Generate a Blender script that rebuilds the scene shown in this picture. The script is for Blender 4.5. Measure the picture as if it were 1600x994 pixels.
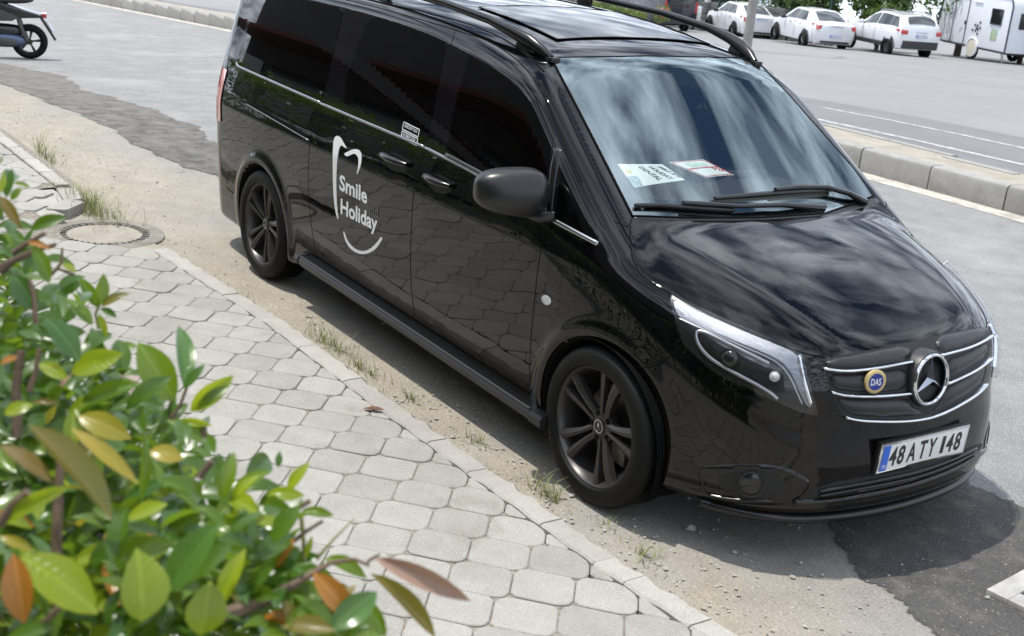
import bpy, bmesh, math, random
import numpy as np
from mathutils import Vector, Matrix
from mathutils.geometry import delaunay_2d_cdt, tessellate_polygon
random.seed(7); RNG = np.random.default_rng(7)
for o in list(bpy.data.objects): bpy.data.objects.remove(o)
SC = bpy.context.scene; COL = SC.collection
# ------------------------------------------------------------ camera
FPX, CAM = 1966.15, np.array([3.70698, -4.05114, 2.32885])
YAW, PITCH, ROLL = 2.52198, -0.31001, 0.09523
fw = np.array([math.cos(PITCH)*math.cos(YAW), math.cos(PITCH)*math.sin(YAW), math.sin(PITCH)])
rt = np.cross(fw, [0, 0, 1]); rt /= np.linalg.norm(rt); up = np.cross(rt, fw)
cr, sr = math.cos(ROLL), math.sin(ROLL)
RR = np.array([cr*rt+sr*up, -sr*rt+cr*up, fw])
cd = bpy.data.cameras.new('camera'); cam = bpy.data.objects.new('camera', cd); COL.objects.link(cam)
cam.matrix_world = Matrix(((RR[0][0], RR[1][0], -RR[2][0], CAM[0]), (RR[0][1], RR[1][1], -RR[2][1], CAM[1]),
                           (RR[0][2], RR[1][2], -RR[2][2], CAM[2]), (0, 0, 0, 1)))
cd.sensor_width = 36; cd.lens = 36*FPX/1600; cd.clip_end = 3000; cd.clip_start = 0.05
cd.dof.use_dof = True; cd.dof.focus_distance = 5.9; cd.dof.aperture_fstop = 7.1
SC.camera = cam
# ------------------------------------------------------------ sky and sun
SUN = Vector((-0.22, -0.21, 1.0)).normalized()
w = bpy.data.worlds.new('World'); SC.world = w; w.use_nodes = True
nt = w.node_tree; N = nt.nodes; L = nt.links; N.clear()
def nn(tree, t, **kw):
    n = tree.nodes.new(t)
    for k, v in kw.items(): setattr(n, k, v)
    return n
out = nn(nt, 'ShaderNodeOutputWorld'); bg = nn(nt, 'ShaderNodeBackground'); bg.inputs[1].default_value = 0.10
sky = nn(nt, 'ShaderNodeTexSky', sky_type='NISHITA'); sky.sun_disc = False
sky.sun_elevation = math.asin(SUN.z); sky.sun_rotation = math.atan2(SUN.x, SUN.y); sky.air_density = 1.0; sky.dust_density = 0.3; sky.ozone_density = 3.0
tc = nn(nt, 'ShaderNodeTexCoord'); sep = nn(nt, 'ShaderNodeSeparateXYZ'); L.new(tc.outputs['Generated'], sep.inputs[0])
def wm(op, a, b=None, c=None):
    m = nn(nt, 'ShaderNodeMath', operation=op)
    for i, v in enumerate((a, b, c)):
        if v is None: continue
        if isinstance(v, (int, float)): m.inputs[i].default_value = v
        else: L.new(v, m.inputs[i])
    return m.outputs[0]
zz = wm('ADD', wm('MAXIMUM', sep.outputs[2], 0.0), 0.16)
cmb = nn(nt, 'ShaderNodeCombineXYZ'); L.new(wm('DIVIDE', sep.outputs[0], zz), cmb.inputs[0]); L.new(wm('DIVIDE', sep.outputs[1], zz), cmb.inputs[1])
mp = nn(nt, 'ShaderNodeMapping'); L.new(cmb.outputs[0], mp.inputs[0]); mp.inputs['Rotation'].default_value = (0, 0, 0.9); mp.inputs['Scale'].default_value = (0.95, 1.35, 1); mp.inputs['Location'].default_value = (12.3, 2.8, 0)
n1 = nn(nt, 'ShaderNodeTexNoise'); n1.inputs['Scale'].default_value = 2.9; n1.inputs['Detail'].default_value = 10; n1.inputs['Roughness'].default_value = 0.60; n1.inputs['Distortion'].default_value = 0.6
L.new(mp.outputs[0], n1.inputs[0])
cr1 = nn(nt, 'ShaderNodeValToRGB'); cr1.color_ramp.elements[0].position = 0.37; cr1.color_ramp.elements[1].position = 0.54
hz = wm('POWER', wm('SUBTRACT', 1.0, wm('MAXIMUM', sep.outputs[2], 0.0)), 3.0)   # cloud decks close up towards the horizon
L.new(wm('ADD', n1.outputs[0], wm('MULTIPLY', hz, 0.08)), cr1.inputs[0])
n2 = nn(nt, 'ShaderNodeTexNoise'); n2.inputs['Scale'].default_value = 4.2; n2.inputs['Detail'].default_value = 7; L.new(mp.outputs[0], n2.inputs[0])
cr2 = nn(nt, 'ShaderNodeValToRGB'); cr2.color_ramp.elements[0].position = 0.34; cr2.color_ramp.elements[1].position = 0.66
cr2.color_ramp.elements[0].color = (4.5, 5.5, 7.4, 1); cr2.color_ramp.elements[1].color = (30.0, 32.5, 36.0, 1); L.new(n2.outputs[0], cr2.inputs[0])
mx = nn(nt, 'ShaderNodeMix', data_type='RGBA'); L.new(cr1.outputs[0], mx.inputs['Factor']); L.new(sky.outputs[0], mx.inputs['A']); L.new(cr2.outputs[0], mx.inputs['B'])
L.new(mx.outputs['Result'], bg.inputs[0]); L.new(bg.outputs[0], out.inputs[0])
sd = bpy.data.lights.new('sun', 'SUN'); sd.energy = 5.0; sd.angle = math.radians(0.53); sd.color = (1.0, 0.955, 0.88)
so = bpy.data.objects.new('sun', sd); COL.objects.link(so); so.rotation_euler = SUN.to_track_quat('Z', 'Y').to_euler(); so.location = (0, 0, 30)
SC.view_settings.view_transform = 'Standard'; SC.view_settings.look = 'None'; SC.view_settings.gamma = 1; SC.view_settings.exposure = -0.22
SC.render.engine = 'CYCLES'; SC.render.resolution_x = 1024; SC.render.resolution_y = 636
SC.cycles.max_bounces = 8; SC.cycles.transparent_max_bounces = 12; SC.cycles.caustics_reflective = False; SC.cycles.caustics_refractive = False
# ------------------------------------------------------------ helpers
def ray(u, v): return RR.T @ np.array([(u-800)/FPX, (497-v)/FPX, 1.0])
def at_plane(u, v, ax, val):
    d = ray(u, v); return CAM + d*((val-CAM[ax])/d[ax])
def at_depth(u, v, dep): return CAM + ray(u, v)*dep
def project(P):
    q = (np.atleast_2d(np.asarray(P, float))-CAM) @ RR.T
    return np.stack([800+FPX*q[:, 0]/q[:, 2], 497-FPX*q[:, 1]/q[:, 2]], 1), q[:, 2]
def mesh_obj(name, verts, faces, mat=None, parent=None, smooth=True, loc=None):
    me = bpy.data.meshes.new(name); me.from_pydata([tuple(map(float, v)) for v in verts], [], [tuple(map(int, f)) for f in faces]); me.update()
    o = bpy.data.objects.new(name, me); COL.objects.link(o)
    if mat: me.materials.append(mat)
    if smooth and len(me.polygons): me.polygons.foreach_set('use_smooth', [True]*len(me.polygons))
    if parent: o.parent = parent
    if loc is not None: o.location = loc
    return o
def empty(name, loc=(0, 0, 0), rz=0, parent=None):
    o = bpy.data.objects.new(name, None); COL.objects.link(o); o.location = loc; o.rotation_euler = (0, 0, rz); o.empty_display_size = 0.2
    if parent: o.parent = parent
    return o
def tag(o, label=None, cat=None, group=None, kind=None):
    if label: o['label'] = label
    if cat: o['category'] = cat
    if group: o['group'] = group
    if kind: o['kind'] = kind
    return o
class MB:
    """collects shapes; build() links them as one mesh object"""
    def __init__(s): s.v = []; s.f = []
    def add(s, v, f):
        b = len(s.v); s.v += [tuple(p) for p in v]; s.f += [tuple(i+b for i in q) for q in f]; return s
    def box(s, c, d, M=None, taper=1.0):
        v = []
        for z in (-1, 1):
            t = 1 if z < 0 else taper
            for x, y in ((-1, -1), (1, -1), (1, 1), (-1, 1)): v.append(Vector((x*d[0]/2*t, y*d[1]/2*t, z*d[2]/2)))
        if M: v = [M @ p for p in v]
        v = [(p[0]+c[0], p[1]+c[1], p[2]+c[2]) for p in v]
        return s.add(v, [(3, 2, 1, 0), (4, 5, 6, 7), (0, 1, 5, 4), (1, 2, 6, 5), (2, 3, 7, 6), (3, 0, 4, 7)])
    def prism(s, poly, h0, h1, M=None):
        n = len(poly); v = [Vector((p[0], p[1], h0)) for p in poly]+[Vector((p[0], p[1], h1)) for p in poly]
        if M: v = [M @ p for p in v]
        return s.add(v, [tuple(range(n))[::-1], tuple(range(n, 2*n))]+[(i, (i+1) % n, n+(i+1) % n, n+i) for i in range(n)])
    def tube(s, pts, rad, n=8, flat=1.0, cap=True):
        pts = [Vector(p) for p in pts]; k = len(pts); R = rad if hasattr(rad, '__len__') else [rad]*k
        v = []; ref = None
        for i, p in enumerate(pts):
            t = (pts[min(i+1, k-1)]-pts[max(i-1, 0)]).normalized()
            if ref is None: ref = Vector((0, 0, 1)) if abs(t.z) < .9 else Vector((1, 0, 0))
            a = (ref-t*ref.dot(t)).normalized(); b = t.cross(a); ref = a
            for j in range(n):
                th = 2*math.pi*j/n; v.append(p+(a*math.cos(th)*flat+b*math.sin(th))*R[i])
        f = [(i*n+j, i*n+(j+1) % n, (i+1)*n+(j+1) % n, (i+1)*n+j) for i in range(k-1) for j in range(n)]
        if cap: f += [tuple(range(n))[::-1], tuple((k-1)*n+j for j in range(n))]
        return s.add(v, f)
    def lathe(s, prof, n=32, M=None, close=False):
        """prof: (radius, height) about local z"""
        v = []; k = len(prof)
        for r, h in prof:
            for j in range(n): th = 2*math.pi*j/n; v.append(Vector((r*math.cos(th), r*math.sin(th), h)))
        if M: v = [M @ p for p in v]
        rng = range(k if close else k-1)
        return s.add(v, [(i*n+j, i*n+(j+1) % n, ((i+1) % k)*n+(j+1) % n, ((i+1) % k)*n+j) for i in rng for j in range(n)])
    def build(s, name, mat=None, parent=None, smooth=False, bevel=0, loc=None, fix=True):
        o = mesh_obj(name, s.v, s.f, mat, parent, smooth, loc)
        if fix:
            bm = bmesh.new(); bm.from_mesh(o.data); bmesh.ops.recalc_face_normals(bm, faces=bm.faces)
            if bevel: bmesh.ops.bevel(bm, geom=[e for e in bm.edges if len(e.link_faces) == 2 and e.calc_face_angle(0) > .5], offset=bevel, segments=2, affect='EDGES', profile=.7)
            bm.to_mesh(o.data); bm.free()
            if smooth or bevel: o.data.polygons.foreach_set('use_smooth', [True]*len(o.data.polygons))
        if smooth or bevel:
            try: o.data.set_sharp_from_angle(angle=math.radians(38))
            except Exception: pass
        return o
def dup(o, parent=None, loc=None, rz=None, mat=None):
    c = o.copy(); COL.objects.link(c)
    if parent is not None: c.parent = parent
    if loc is not None: c.location = loc
    if rz is not None: c.rotation_euler = (0, 0, rz)
    return c
def dup_tree(root, loc=None, rz=None, parent=None):
    r = dup(root, parent, loc, rz)
    for ch in list(root.children):
        if ch.name != r.name: dup_tree(ch, parent=r)
    return r
# ------------------------------------------------------------ materials
MATS = {}
def mat(name, col=(.5, .5, .5), rough=.5, metal=0, spec=.5, coat=0, coat_rough=.03, var=0, vscale=8, bump=0, bscale=60, emit=None, trans=0, sub=None, detail=4, col2=None, alpha=None, bdist=.003):
    if name in MATS: return MATS[name]
    m = bpy.data.materials.new(name); m.use_nodes = True; t = m.node_tree; b = t.nodes['Principled BSDF']
    b.inputs['Base Color'].default_value = (*col, 1); b.inputs['Roughness'].default_value = rough; b.inputs['Metallic'].default_value = metal
    b.inputs['Specular IOR Level'].default_value = spec; b.inputs['Coat Weight'].default_value = coat; b.inputs['Coat Roughness'].default_value = coat_rough
    if trans: b.inputs['Transmission Weight'].default_value = trans
    g = t.nodes.new('ShaderNodeTexCoord')
    if var or col2:
        n = t.nodes.new('ShaderNodeTexNoise'); n.inputs['Scale'].default_value = vscale; n.inputs['Detail'].default_value = detail; n.inputs['Roughness'].default_value = .6
        t.links.new(g.outputs['Object'], n.inputs[0])
        r = t.nodes.new('ShaderNodeValToRGB'); r.color_ramp.elements[0].position = .35; r.color_ramp.elements[1].position = .65
        c2 = col2 or tuple(c*(1+var) for c in col); c1 = col if col2 else tuple(c*(1-var) for c in col)
        r.color_ramp.elements[0].color = (*c1, 1); r.color_ramp.elements[1].color = (*c2, 1)
        t.links.new(n.outputs[0], r.inputs[0]); t.links.new(r.outputs[0], b.inputs['Base Color'])
    if bump:
        n = t.nodes.new('ShaderNodeTexNoise'); n.inputs['Scale'].default_value = bscale; n.inputs['Detail'].default_value = 5; n.inputs['Roughness'].default_value = .65
        t.links.new(g.outputs['Object'], n.inputs[0])
        bp = t.nodes.new('ShaderNodeBump'); bp.inputs['Strength'].default_value = bump; bp.inputs['Distance'].default_value = bdist
        t.links.new(n.outputs[0], bp.inputs['Height']); t.links.new(bp.outputs[0], b.inputs['Normal'])
    if emit: b.inputs['Emission Color'].default_value = (*emit[:3], 1); b.inputs['Emission Strength'].default_value = emit[3]
    MATS[name] = m; return m
def glass_mat(name, tint, ior=1.9, rough=0.0, refl=(1, 1, 1)):
    m = bpy.data.materials.new(name); m.use_nodes = True; t = m.node_tree; t.nodes.clear()
    o = t.nodes.new('ShaderNodeOutputMaterial'); mixn = t.nodes.new('ShaderNodeMixShader'); fr = t.nodes.new('ShaderNodeFresnel'); fr.inputs[0].default_value = ior
    tr = t.nodes.new('ShaderNodeBsdfTransparent'); tr.inputs[0].default_value = (*tint, 1); gl = t.nodes.new('ShaderNodeBsdfGlossy'); gl.inputs['Roughness'].default_value = rough; gl.inputs[0].default_value = (*refl, 1)
    ge = t.nodes.new('ShaderNodeNewGeometry'); im = t.nodes.new('ShaderNodeMapRange'); im.inputs['To Min'].default_value = ior; im.inputs['To Max'].default_value = 1/ior; t.links.new(ge.outputs['Backfacing'], im.inputs['Value']); t.links.new(im.outputs[0], fr.inputs[0])   # a thin pane reflects the same from either side
    t.links.new(fr.outputs[0], mixn.inputs[0]); t.links.new(tr.outputs[0], mixn.inputs[1]); t.links.new(gl.outputs[0], mixn.inputs[2]); t.links.new(mixn.outputs[0], o.inputs[0])
    return m
# ------------------------------------------------------------ ground
def soft(v): return .5*(v+math.sqrt(v*v+4.0))-0.0
def terrain(x, y): return -.049*max(0.0, soft(-x-9.0)-.30)-.025*max(0.0, soft(y-13.0)-.3)
def ground_at(u, v, dz=0.0):
    z = 0.0
    for _ in range(40): P = at_plane(u, v, 2, z+dz); z = .5*z+.5*terrain(P[0], P[1])
    return P
def gmat(name, build):
    m = bpy.data.materials.new(name); m.use_nodes = True; t = m.node_tree; b = t.nodes['Principled BSDF']; b.inputs['Roughness'].default_value = .9; b.inputs['Specular IOR Level'].default_value = .25
    tc_ = t.nodes.new('ShaderNodeTexCoord'); geo = t.nodes.new('ShaderNodeNewGeometry')
    def N_(sc, det=5, ro=.6, dist=0, vec=None, kind='ShaderNodeTexNoise'):
        n = t.nodes.new(kind); n.inputs['Scale'].default_value = sc
        if kind == 'ShaderNodeTexNoise': n.inputs['Detail'].default_value = det; n.inputs['Roughness'].default_value = ro; n.inputs['Distortion'].default_value = dist
        t.links.new(vec or geo.outputs['Position'], n.inputs['Vector']); return n.outputs[0]
    def ramp(x, p0, p1, c0=(0, 0, 0), c1=(1, 1, 1)):
        r = t.nodes.new('ShaderNodeValToRGB'); r.color_ramp.elements[0].position = p0; r.color_ramp.elements[1].position = p1
        r.color_ramp.elements[0].color = (*c0, 1); r.color_ramp.elements[1].color = (*c1, 1); t.links.new(x, r.inputs[0]); return r.outputs[0]
    def mix(f, a, b_, mode='MIX'):
        m_ = t.nodes.new('ShaderNodeMix'); m_.data_type = 'RGBA'; m_.blend_type = mode
        for s, v in (('Factor', f), ('A', a), ('B', b_)):
            if isinstance(v, tuple): m_.inputs[s].default_value = (*v, 1)
            elif isinstance(v, (int, float)): m_.inputs[s].default_value = v
            else: t.links.new(v, m_.inputs[s])
        return m_.outputs['Result']
    def math_(op, a, b_=0.0):
        m_ = t.nodes.new('ShaderNodeMath'); m_.operation = op
        for i, v in enumerate((a, b_)):
            if isinstance(v, (int, float)): m_.inputs[i].default_value = v
            else: t.links.new(v, m_.inputs[i])
        return m_.outputs[0]
    def bump(h, strength, dist, prev=None):
        p = t.nodes.new('ShaderNodeBump'); p.inputs['Strength'].default_value = strength; p.inputs['Distance'].default_value = dist; t.links.new(h, p.inputs['Height'])
        if prev: t.links.new(prev, p.inputs['Normal'])
        return p.outputs[0]
    sepn = t.nodes.new('ShaderNodeSeparateXYZ'); t.links.new(geo.outputs['Position'], sepn.inputs[0])
    col, nrm = build(N_, ramp, mix, math_, bump, sepn.outputs, t)
    t.links.new(col, b.inputs['Base Color'])
    if nrm: t.links.new(nrm, b.inputs['Normal'])
    MATS[name] = m; return m
def m_road(N_, ramp, mix, math_, bump, pos, t):
    edge = math_('ADD', pos[1], math_('MULTIPLY', math_('SUBTRACT', N_(.9, 6, .6), .5), 2.6))
    dust = ramp(math_('MULTIPLY', math_('SUBTRACT', edge, -1.3), .45), .10, .8, (1, 1, 1), (0, 0, 0))
    asph = mix(ramp(N_(3, 6), .35, .65), (.235, .235, .235), (.31, .31, .308))
    asph = mix(ramp(N_(120, 3, .7), .36, .56), mix(.62, asph, (.10, .10, .10)), asph); asph = mix(ramp(N_(95, 2, .6), .60, .68), asph, (.55, .54, .52)); asph = mix(ramp(N_(14, 6, .75), .56, .72), asph, mix(.35, asph, (.14, .14, .14)))
    sand = mix(ramp(N_(5, 6), .35, .65), (.37, .325, .26), (.46, .41, .335)); sand = mix(ramp(N_(170, 4, .7), .42, .62), mix(.5, sand, (.22, .195, .16)), sand)
    sand = mix(ramp(N_(75, 3, .7), .34, .48), mix(.6, sand, (.13, .115, .095)), sand); sand = mix(ramp(N_(60, 3, .6), .62, .68), sand, (.58, .56, .52)); sand = mix(ramp(N_(11, 6, .75), .55, .72), sand, mix(.4, sand, (.20, .175, .14)))
    col = mix(dust, asph, sand)
    col = mix(ramp(N_(.5, 4), .55, .75), col, mix(.8, col, (.36, .35, .34)))
    n = bump(N_(130, 4, .7), .8, .008); n = bump(N_(22, 5, .7), .7, .016, n); return col, n
def m_patch(N_, ramp, mix, math_, bump, pos, t):
    col = mix(ramp(N_(2.2, 6), .3, .7), (.036, .035, .035), (.07, .068, .066)); col = mix(ramp(N_(260, 3, .7), .45, .62), col, (.14, .135, .13)); col = mix(ramp(N_(150, 3, .6), .30, .42), (.02, .02, .02), col)
    wear = math_('ADD', N_(5, 6, .7), math_('MULTIPLY', math_('ADD', pos[0], 3.0), -.016))
    col = mix(ramp(wear, .44, .72), col, (.19, .175, .155)); col = mix(ramp(N_(75, 4, .7), .60, .70), col, (.30, .28, .25))
    n = bump(N_(190, 4, .7), .8, .006); n = bump(N_(30, 4), .5, .01, n); return col, n
def m_lot(N_, ramp, mix, math_, bump, pos, t):
    col = mix(ramp(N_(.25, 6), .35, .65), (.185, .186, .19), (.24, .24, .243)); col = mix(ramp(N_(1.4, 6, .7), .58, .75), col, (.17, .17, .172)); col = mix(ramp(N_(60, 4, .7), .4, .65), col, (.27, .27, .272))
    return col, bump(N_(40, 5, .7), .5, .012)
def m_road2(N_, ramp, mix, math_, bump, pos, t):
    col = mix(ramp(N_(.6, 6), .35, .65), (.135, .135, .14), (.175, .175, .18)); col = mix(ramp(N_(90, 4, .7), .45, .62), col, (.23, .23, .235)); return col, bump(N_(80, 5, .7), .5, .008)
def m_soil(N_, ramp, mix, math_, bump, pos, t):
    col = mix(ramp(N_(4, 6), .35, .65), (.26, .235, .20), (.42, .39, .34)); col = mix(ramp(N_(90, 4, .7), .42, .6), col, (.34, .30, .24)); return col, bump(N_(60, 5, .7), .8, .012)
M_ROAD = gmat('worn_asphalt_and_dust', m_road); M_PATCH = gmat('fresh_asphalt', m_patch); M_LOT = gmat('parking_lot_surface', m_lot); M_ROAD2 = gmat('dark_asphalt', m_road2); M_SOIL = gmat('sandy_soil', m_soil)
def conc(c0, c1, stain):
    def b(N_, ramp, mix, math_, bump, pos, t):
        oi = t.nodes.new('ShaderNodeObjectInfo'); col = mix(ramp(N_(7, 6, .65), .35, .68), c0, c1)
        col = mix(ramp(oi.outputs['Random'], 0, 1), mix(.30, col, tuple(v*.70 for v in c0)), mix(.3, col, tuple(v*1.12 for v in c1)))
        col = mix(ramp(N_(2.3, 7, .7), .56, .72), col, stain); col = mix(ramp(N_(240, 3, .7), .36, .52), mix(.45, col, (.12, .11, .1)), col); col = mix(ramp(N_(130, 3, .6), .58, .68), col, mix(.5, col, (.52, .51, .48))); col = mix(ramp(N_(28, 6, .75), .58, .72), col, mix(.35, col, (.16, .15, .13)))
        return col, bump(N_(260, 4, .7), .45, .0025, bump(N_(40, 4), .3, .004))
    return b
M_PAVER = gmat('concrete_paver', conc((.30, .287, .26), (.39, .375, .343), (.26, .24, .205)))
M_PAVER_PINK = gmat('pink_concrete_paver', conc((.31, .235, .21), (.37, .285, .26), (.29, .24, .21)))
M_KERB = gmat('concrete_kerb', conc((.35, .33, .30), (.44, .42, .385), (.30, .27, .23)))
M_KERB2 = gmat('grey_concrete_kerb', conc((.27, .265, .25), (.36, .35, .33), (.20, .195, .185)))
def sheet(name, xs, yfun, z, m, kind='structure', nv=10):
    """strip along x; yfun(x) -> (y0, y1); follows the terrain"""
    V = []; fs = []
    for x in xs:
        y0, y1 = yfun(x)
        for j in range(nv+1): y = y0+(y1-y0)*j/nv; V.append((x, y, terrain(x, y)+z))
    for i in range(len(xs)-1):
        for j in range(nv): a = i*(nv+1)+j; fs.append((a, a+nv+1, a+nv+2, a+1) if xs[1] > xs[0] else (a, a+1, a+nv+2, a+nv+1))
    return tag(mesh_obj(name, V, fs, m), kind=kind)
XS = np.concatenate([np.linspace(-400, -60, 18), np.linspace(-55, -10, 30), np.linspace(-9, 30, 14), np.linspace(40, 200, 6)])
# base ground to the horizon
gx = XS; gy = np.concatenate([np.linspace(-300, -20, 8), np.linspace(-15, 20, 15), np.linspace(25, 60, 12), np.linspace(80, 500, 8)])
V = [(x, y, terrain(x, y)-.016) for x in gx for y in gy]; k = len(gy)
tag(mesh_obj('ground', V, [(i*k+j, (i+1)*k+j, (i+1)*k+j+1, i*k+j+1) for i in range(len(gx)-1) for j in range(k-1)], M_LOT), kind='structure')
XR = np.concatenate([np.linspace(-90, -14, 30), np.linspace(-13, 14, 40)])
sheet('road', XR, lambda x: (-1.62, 7.0), 0.0, M_ROAD, nv=6)
sheet('far_road', XR, lambda x: (7.9, 12.0+.06*(x+6)*(x > -40)), -.006, M_ROAD2, nv=6)
# repaired trench of dark asphalt running along the gutter
XP = np.concatenate([np.linspace(-30, -14.1, 60), np.linspace(-14, -5.5, 340), np.linspace(-5.4, .4, 20), np.linspace(.42, 2.6, 240)])
def nz(x, s): return math.sin(x*2.1+s)*.5+math.sin(x*5.3+s*2.3)*.3+math.sin(x*11.7+s*.7)*.22+math.sin(x*23+s)*.14+math.sin(x*47+s*1.9)*.10+math.sin(x*83+s*3.1)*.08+math.sin(x*141+s)*.06
def lo_(x): return np.interp(x, [-30, -14, -12, -10, -8, -7.2, -6.3, -3, .6, .95, 1.15, 1.45, 4], [.3, -.5, -.55, -.36, -.34, -.30, -.16, -.1, -.12, -.33, -.35, -.36, -.4])
def hi_(x): return np.interp(x, [-30, -15, -13, -11.5, -10, -8.6, -7, -3, .5, .9, 4], [.8, .05, .42, .32, .45, .62, .25, .7, .95, .9, .95])
rows = (0, .03, .07, .13)
V = []; fs = []; ed_ = []
for x in XP:
    y0, y1 = float(lo_(x))+.07*nz(x, 1)-.03, float(hi_(x))+.09*nz(x, 4)+.03
    for dy, e_ in zip(rows, (0, .35, .7, 1)): V.append((x, y0+dy, terrain(x, y0)+.004)); ed_.append(e_)
    for dy, e_ in zip(rows[::-1], (1, .7, .35, 0)): V.append((x, y1-dy, terrain(x, y1)+.004)); ed_.append(e_)
for i in range(len(XP)-1):
    for j in range(7): a = i*8+j; fs.append((a, a+8, a+9, a+1))
ap = tag(mesh_obj('asphalt_patch', V, fs, M_PATCH), kind='structure')
at_ = ap.data.attributes.new('edge', 'FLOAT', 'POINT'); at_.data.foreach_set('value', ed_)
t = M_PATCH.node_tree; b_ = t.nodes['Principled BSDF']; o_ = t.nodes['Material Output']; an = t.nodes.new('ShaderNodeAttribute'); an.attribute_name = 'edge'; g_ = t.nodes.new('ShaderNodeNewGeometry')
n_ = t.nodes.new('ShaderNodeTexNoise'); n_.inputs['Scale'].default_value = 55; n_.inputs['Detail'].default_value = 6; n_.inputs['Roughness'].default_value = .75; t.links.new(g_.outputs['Position'], n_.inputs['Vector'])
m_ = t.nodes.new('ShaderNodeMath'); m_.operation = 'ADD'; t.links.new(an.outputs['Fac'], m_.inputs[0]); t.links.new(n_.outputs[0], m_.inputs[1])
r_ = t.nodes.new('ShaderNodeValToRGB'); r_.color_ramp.elements[0].position = .82; r_.color_ramp.elements[1].position = .96; t.links.new(m_.outputs[0], r_.inputs[0])
tb_ = t.nodes.new('ShaderNodeBsdfTransparent'); mx2 = t.nodes.new('ShaderNodeMixShader'); t.links.new(r_.outputs[0], mx2.inputs[0]); t.links.new(tb_.outputs[0], mx2.inputs[1]); t.links.new(b_.outputs[0], mx2.inputs[2]); t.links.new(mx2.outputs[0], o_.inputs[0])
# painted lines on the far road
M_LINE = mat('worn_road_paint', (.55, .56, .56), .7, col2=(.22, .22, .225), vscale=9, detail=8)
sheet('lane_line', np.linspace(-40, 8, 30), lambda x: (9.62+.05*(x+6), 9.73+.05*(x+6)), -.002, M_LINE, nv=1)
for k in range(6):
    x0 = -9.4-7.2*k if k else -9.4
    sheet('lane_line', np.linspace(x0-.2, x0+3.6, 4), lambda x: (10.86+.05*(x+8), 10.95+.05*(x+8)), -.002, M_LINE, nv=1)
sheet('lane_line', np.linspace(-5.6, -3.0, 4), lambda x: (11.0, 11.09), -.002, M_LINE, nv=1)
sheet('gutter_line', np.linspace(-40, 8, 60), lambda x: (6.56+.02*nz(x, 3), 6.84), .003, mat('gutter_dust', (.46, .43, .38), .9, var=.25, vscale=5, bump=.6, bscale=60, bdist=.01), nv=2)
# ------------------------------------------------------------ median: big kerb stones either side of a gravel strip
MED = tag(sheet('median', np.linspace(-46, 9, 40), lambda x: (7.02, 7.75), .235, gmat('median_fill', m_soil)), kind='structure')
def kerb_block(L_, D_, H_, ch, rough=.004):
    m = MB(); pr = [(0, 0), (0, H_-ch*1.6), (ch*.5, H_-ch*.4), (ch*1.5, H_), (D_, H_), (D_, 0)]
    V = [(x, y, z) for x in (-L_/2, -L_/6, L_/6, L_/2) for y, z in pr]; n = 6; fs = []
    for i in range(3):
        for j in range(n): fs.append((i*n+j, (i+1)*n+j, (i+1)*n+(j+1) % n, i*n+(j+1) % n))
    fs += [tuple(range(n)), tuple(3*n+j for j in range(n))[::-1]]
    return V, fs
def kerb_mesh(name, L_, D_, H_, ch, m):
    V, fs = kerb_block(L_, D_, H_, ch); o = MB().add(V, fs).build(name, m, None, bevel=.006); return o
kb = kerb_mesh('median_kerb_stone', .905, .20, .27, .03, M_KERB2); kb.parent = MED
x = -3.96; first = True
while x > -40:
    o = kb if first else dup(kb, MED); first = False
    o.location = (x, 6.84+random.uniform(-.008, .008), terrain(x, 6.8)-.015); o.rotation_euler = (random.uniform(-.006, .006), random.uniform(-.004, .004)+.040*(x < -9), random.uniform(-.006, .006)); x -= .918
for x in (-3.042, -2.124, -1.206): o = dup(kb, MED); o.location = (x, 6.84, -.015)
kb2 = kerb_mesh('median_kerb_stone', .905, .16, .26, .03, M_KERB2); kb2.parent = MED; kb2.location = (-4.4, 7.73, -.015); kb2.rotation_euler = (0, 0, math.pi)
for k in range(1, 20):
    o = dup(kb2, MED, (-1.65-.918*k if k != 3 else -1.65, 7.89, -.015+terrain(-1.65-.918*k, 7.8)), math.pi)
# ------------------------------------------------------------ pavement of interlocking blocks
SWZ = .085
SW_ = sheet('sidewalk', np.linspace(-14, 6, 201), lambda x: (-9.0, -1.40 if not (-5.75 < x < -3.9) else -1.9), SWZ-.006, gmat('paver_bedding', lambda N_, ramp, mix, math_, bump, pos, t: (mix(ramp(N_(40, 4), .35, .65), (.15, .13, .105), (.30, .275, .235)), bump(N_(120, 4), .6, .006))), nv=4)
a1 = np.array([.639, .769]); b1 = np.array([.769, -.639]); PA, PB, SHF = .2245, .2035, -.046
base = np.array([-.883, -1.807]); dl = .013; HALF = [(-PA/2, PB/2-dl), (PA/2+SHF, PB/2+dl), (PA/2, PB/2-dl), (PA/2, -PB/2+dl), (-PA/2-SHF, -PB/2-dl), (-PA/2, -PB/2+dl)]
def inset_poly(poly, d):
    n = len(poly); out_ = []
    for i in range(n):
        p0, p1, p2 = (np.array(poly[(i+k) % n]) for k in (-1, 0, 1)); e1 = (p1-p0)/np.linalg.norm(p1-p0); e2 = (p2-p1)/np.linalg.norm(p2-p1)
        s = 1 if sum(poly[k][0]*poly[(k+1) % n][1]-poly[(k+1) % n][0]*poly[k][1] for k in range(n)) > 0 else -1
        n1 = np.array([-e1[1], e1[0]])*s; n2 = np.array([-e2[1], e2[0]])*s; m = n1+n2; m /= max(np.dot(m, m)/2, .3); out_.append(tuple(p1+m*d))
    return out_
def round_poly(poly, f=.30):
    out_ = []; n = len(poly)
    for i in range(n):
        p0, p1, p2 = (np.array(poly[(i+k) % n]) for k in (-1, 0, 1)); d1 = np.linalg.norm(p0-p1); d2 = np.linalg.norm(p2-p1)
        out_ += [tuple(p1+(p0-p1)*min(f, .020/d1 if d1 else f)), tuple(p1+(p2-p1)*min(f, .020/d2 if d2 else f))]
    return out_
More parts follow.
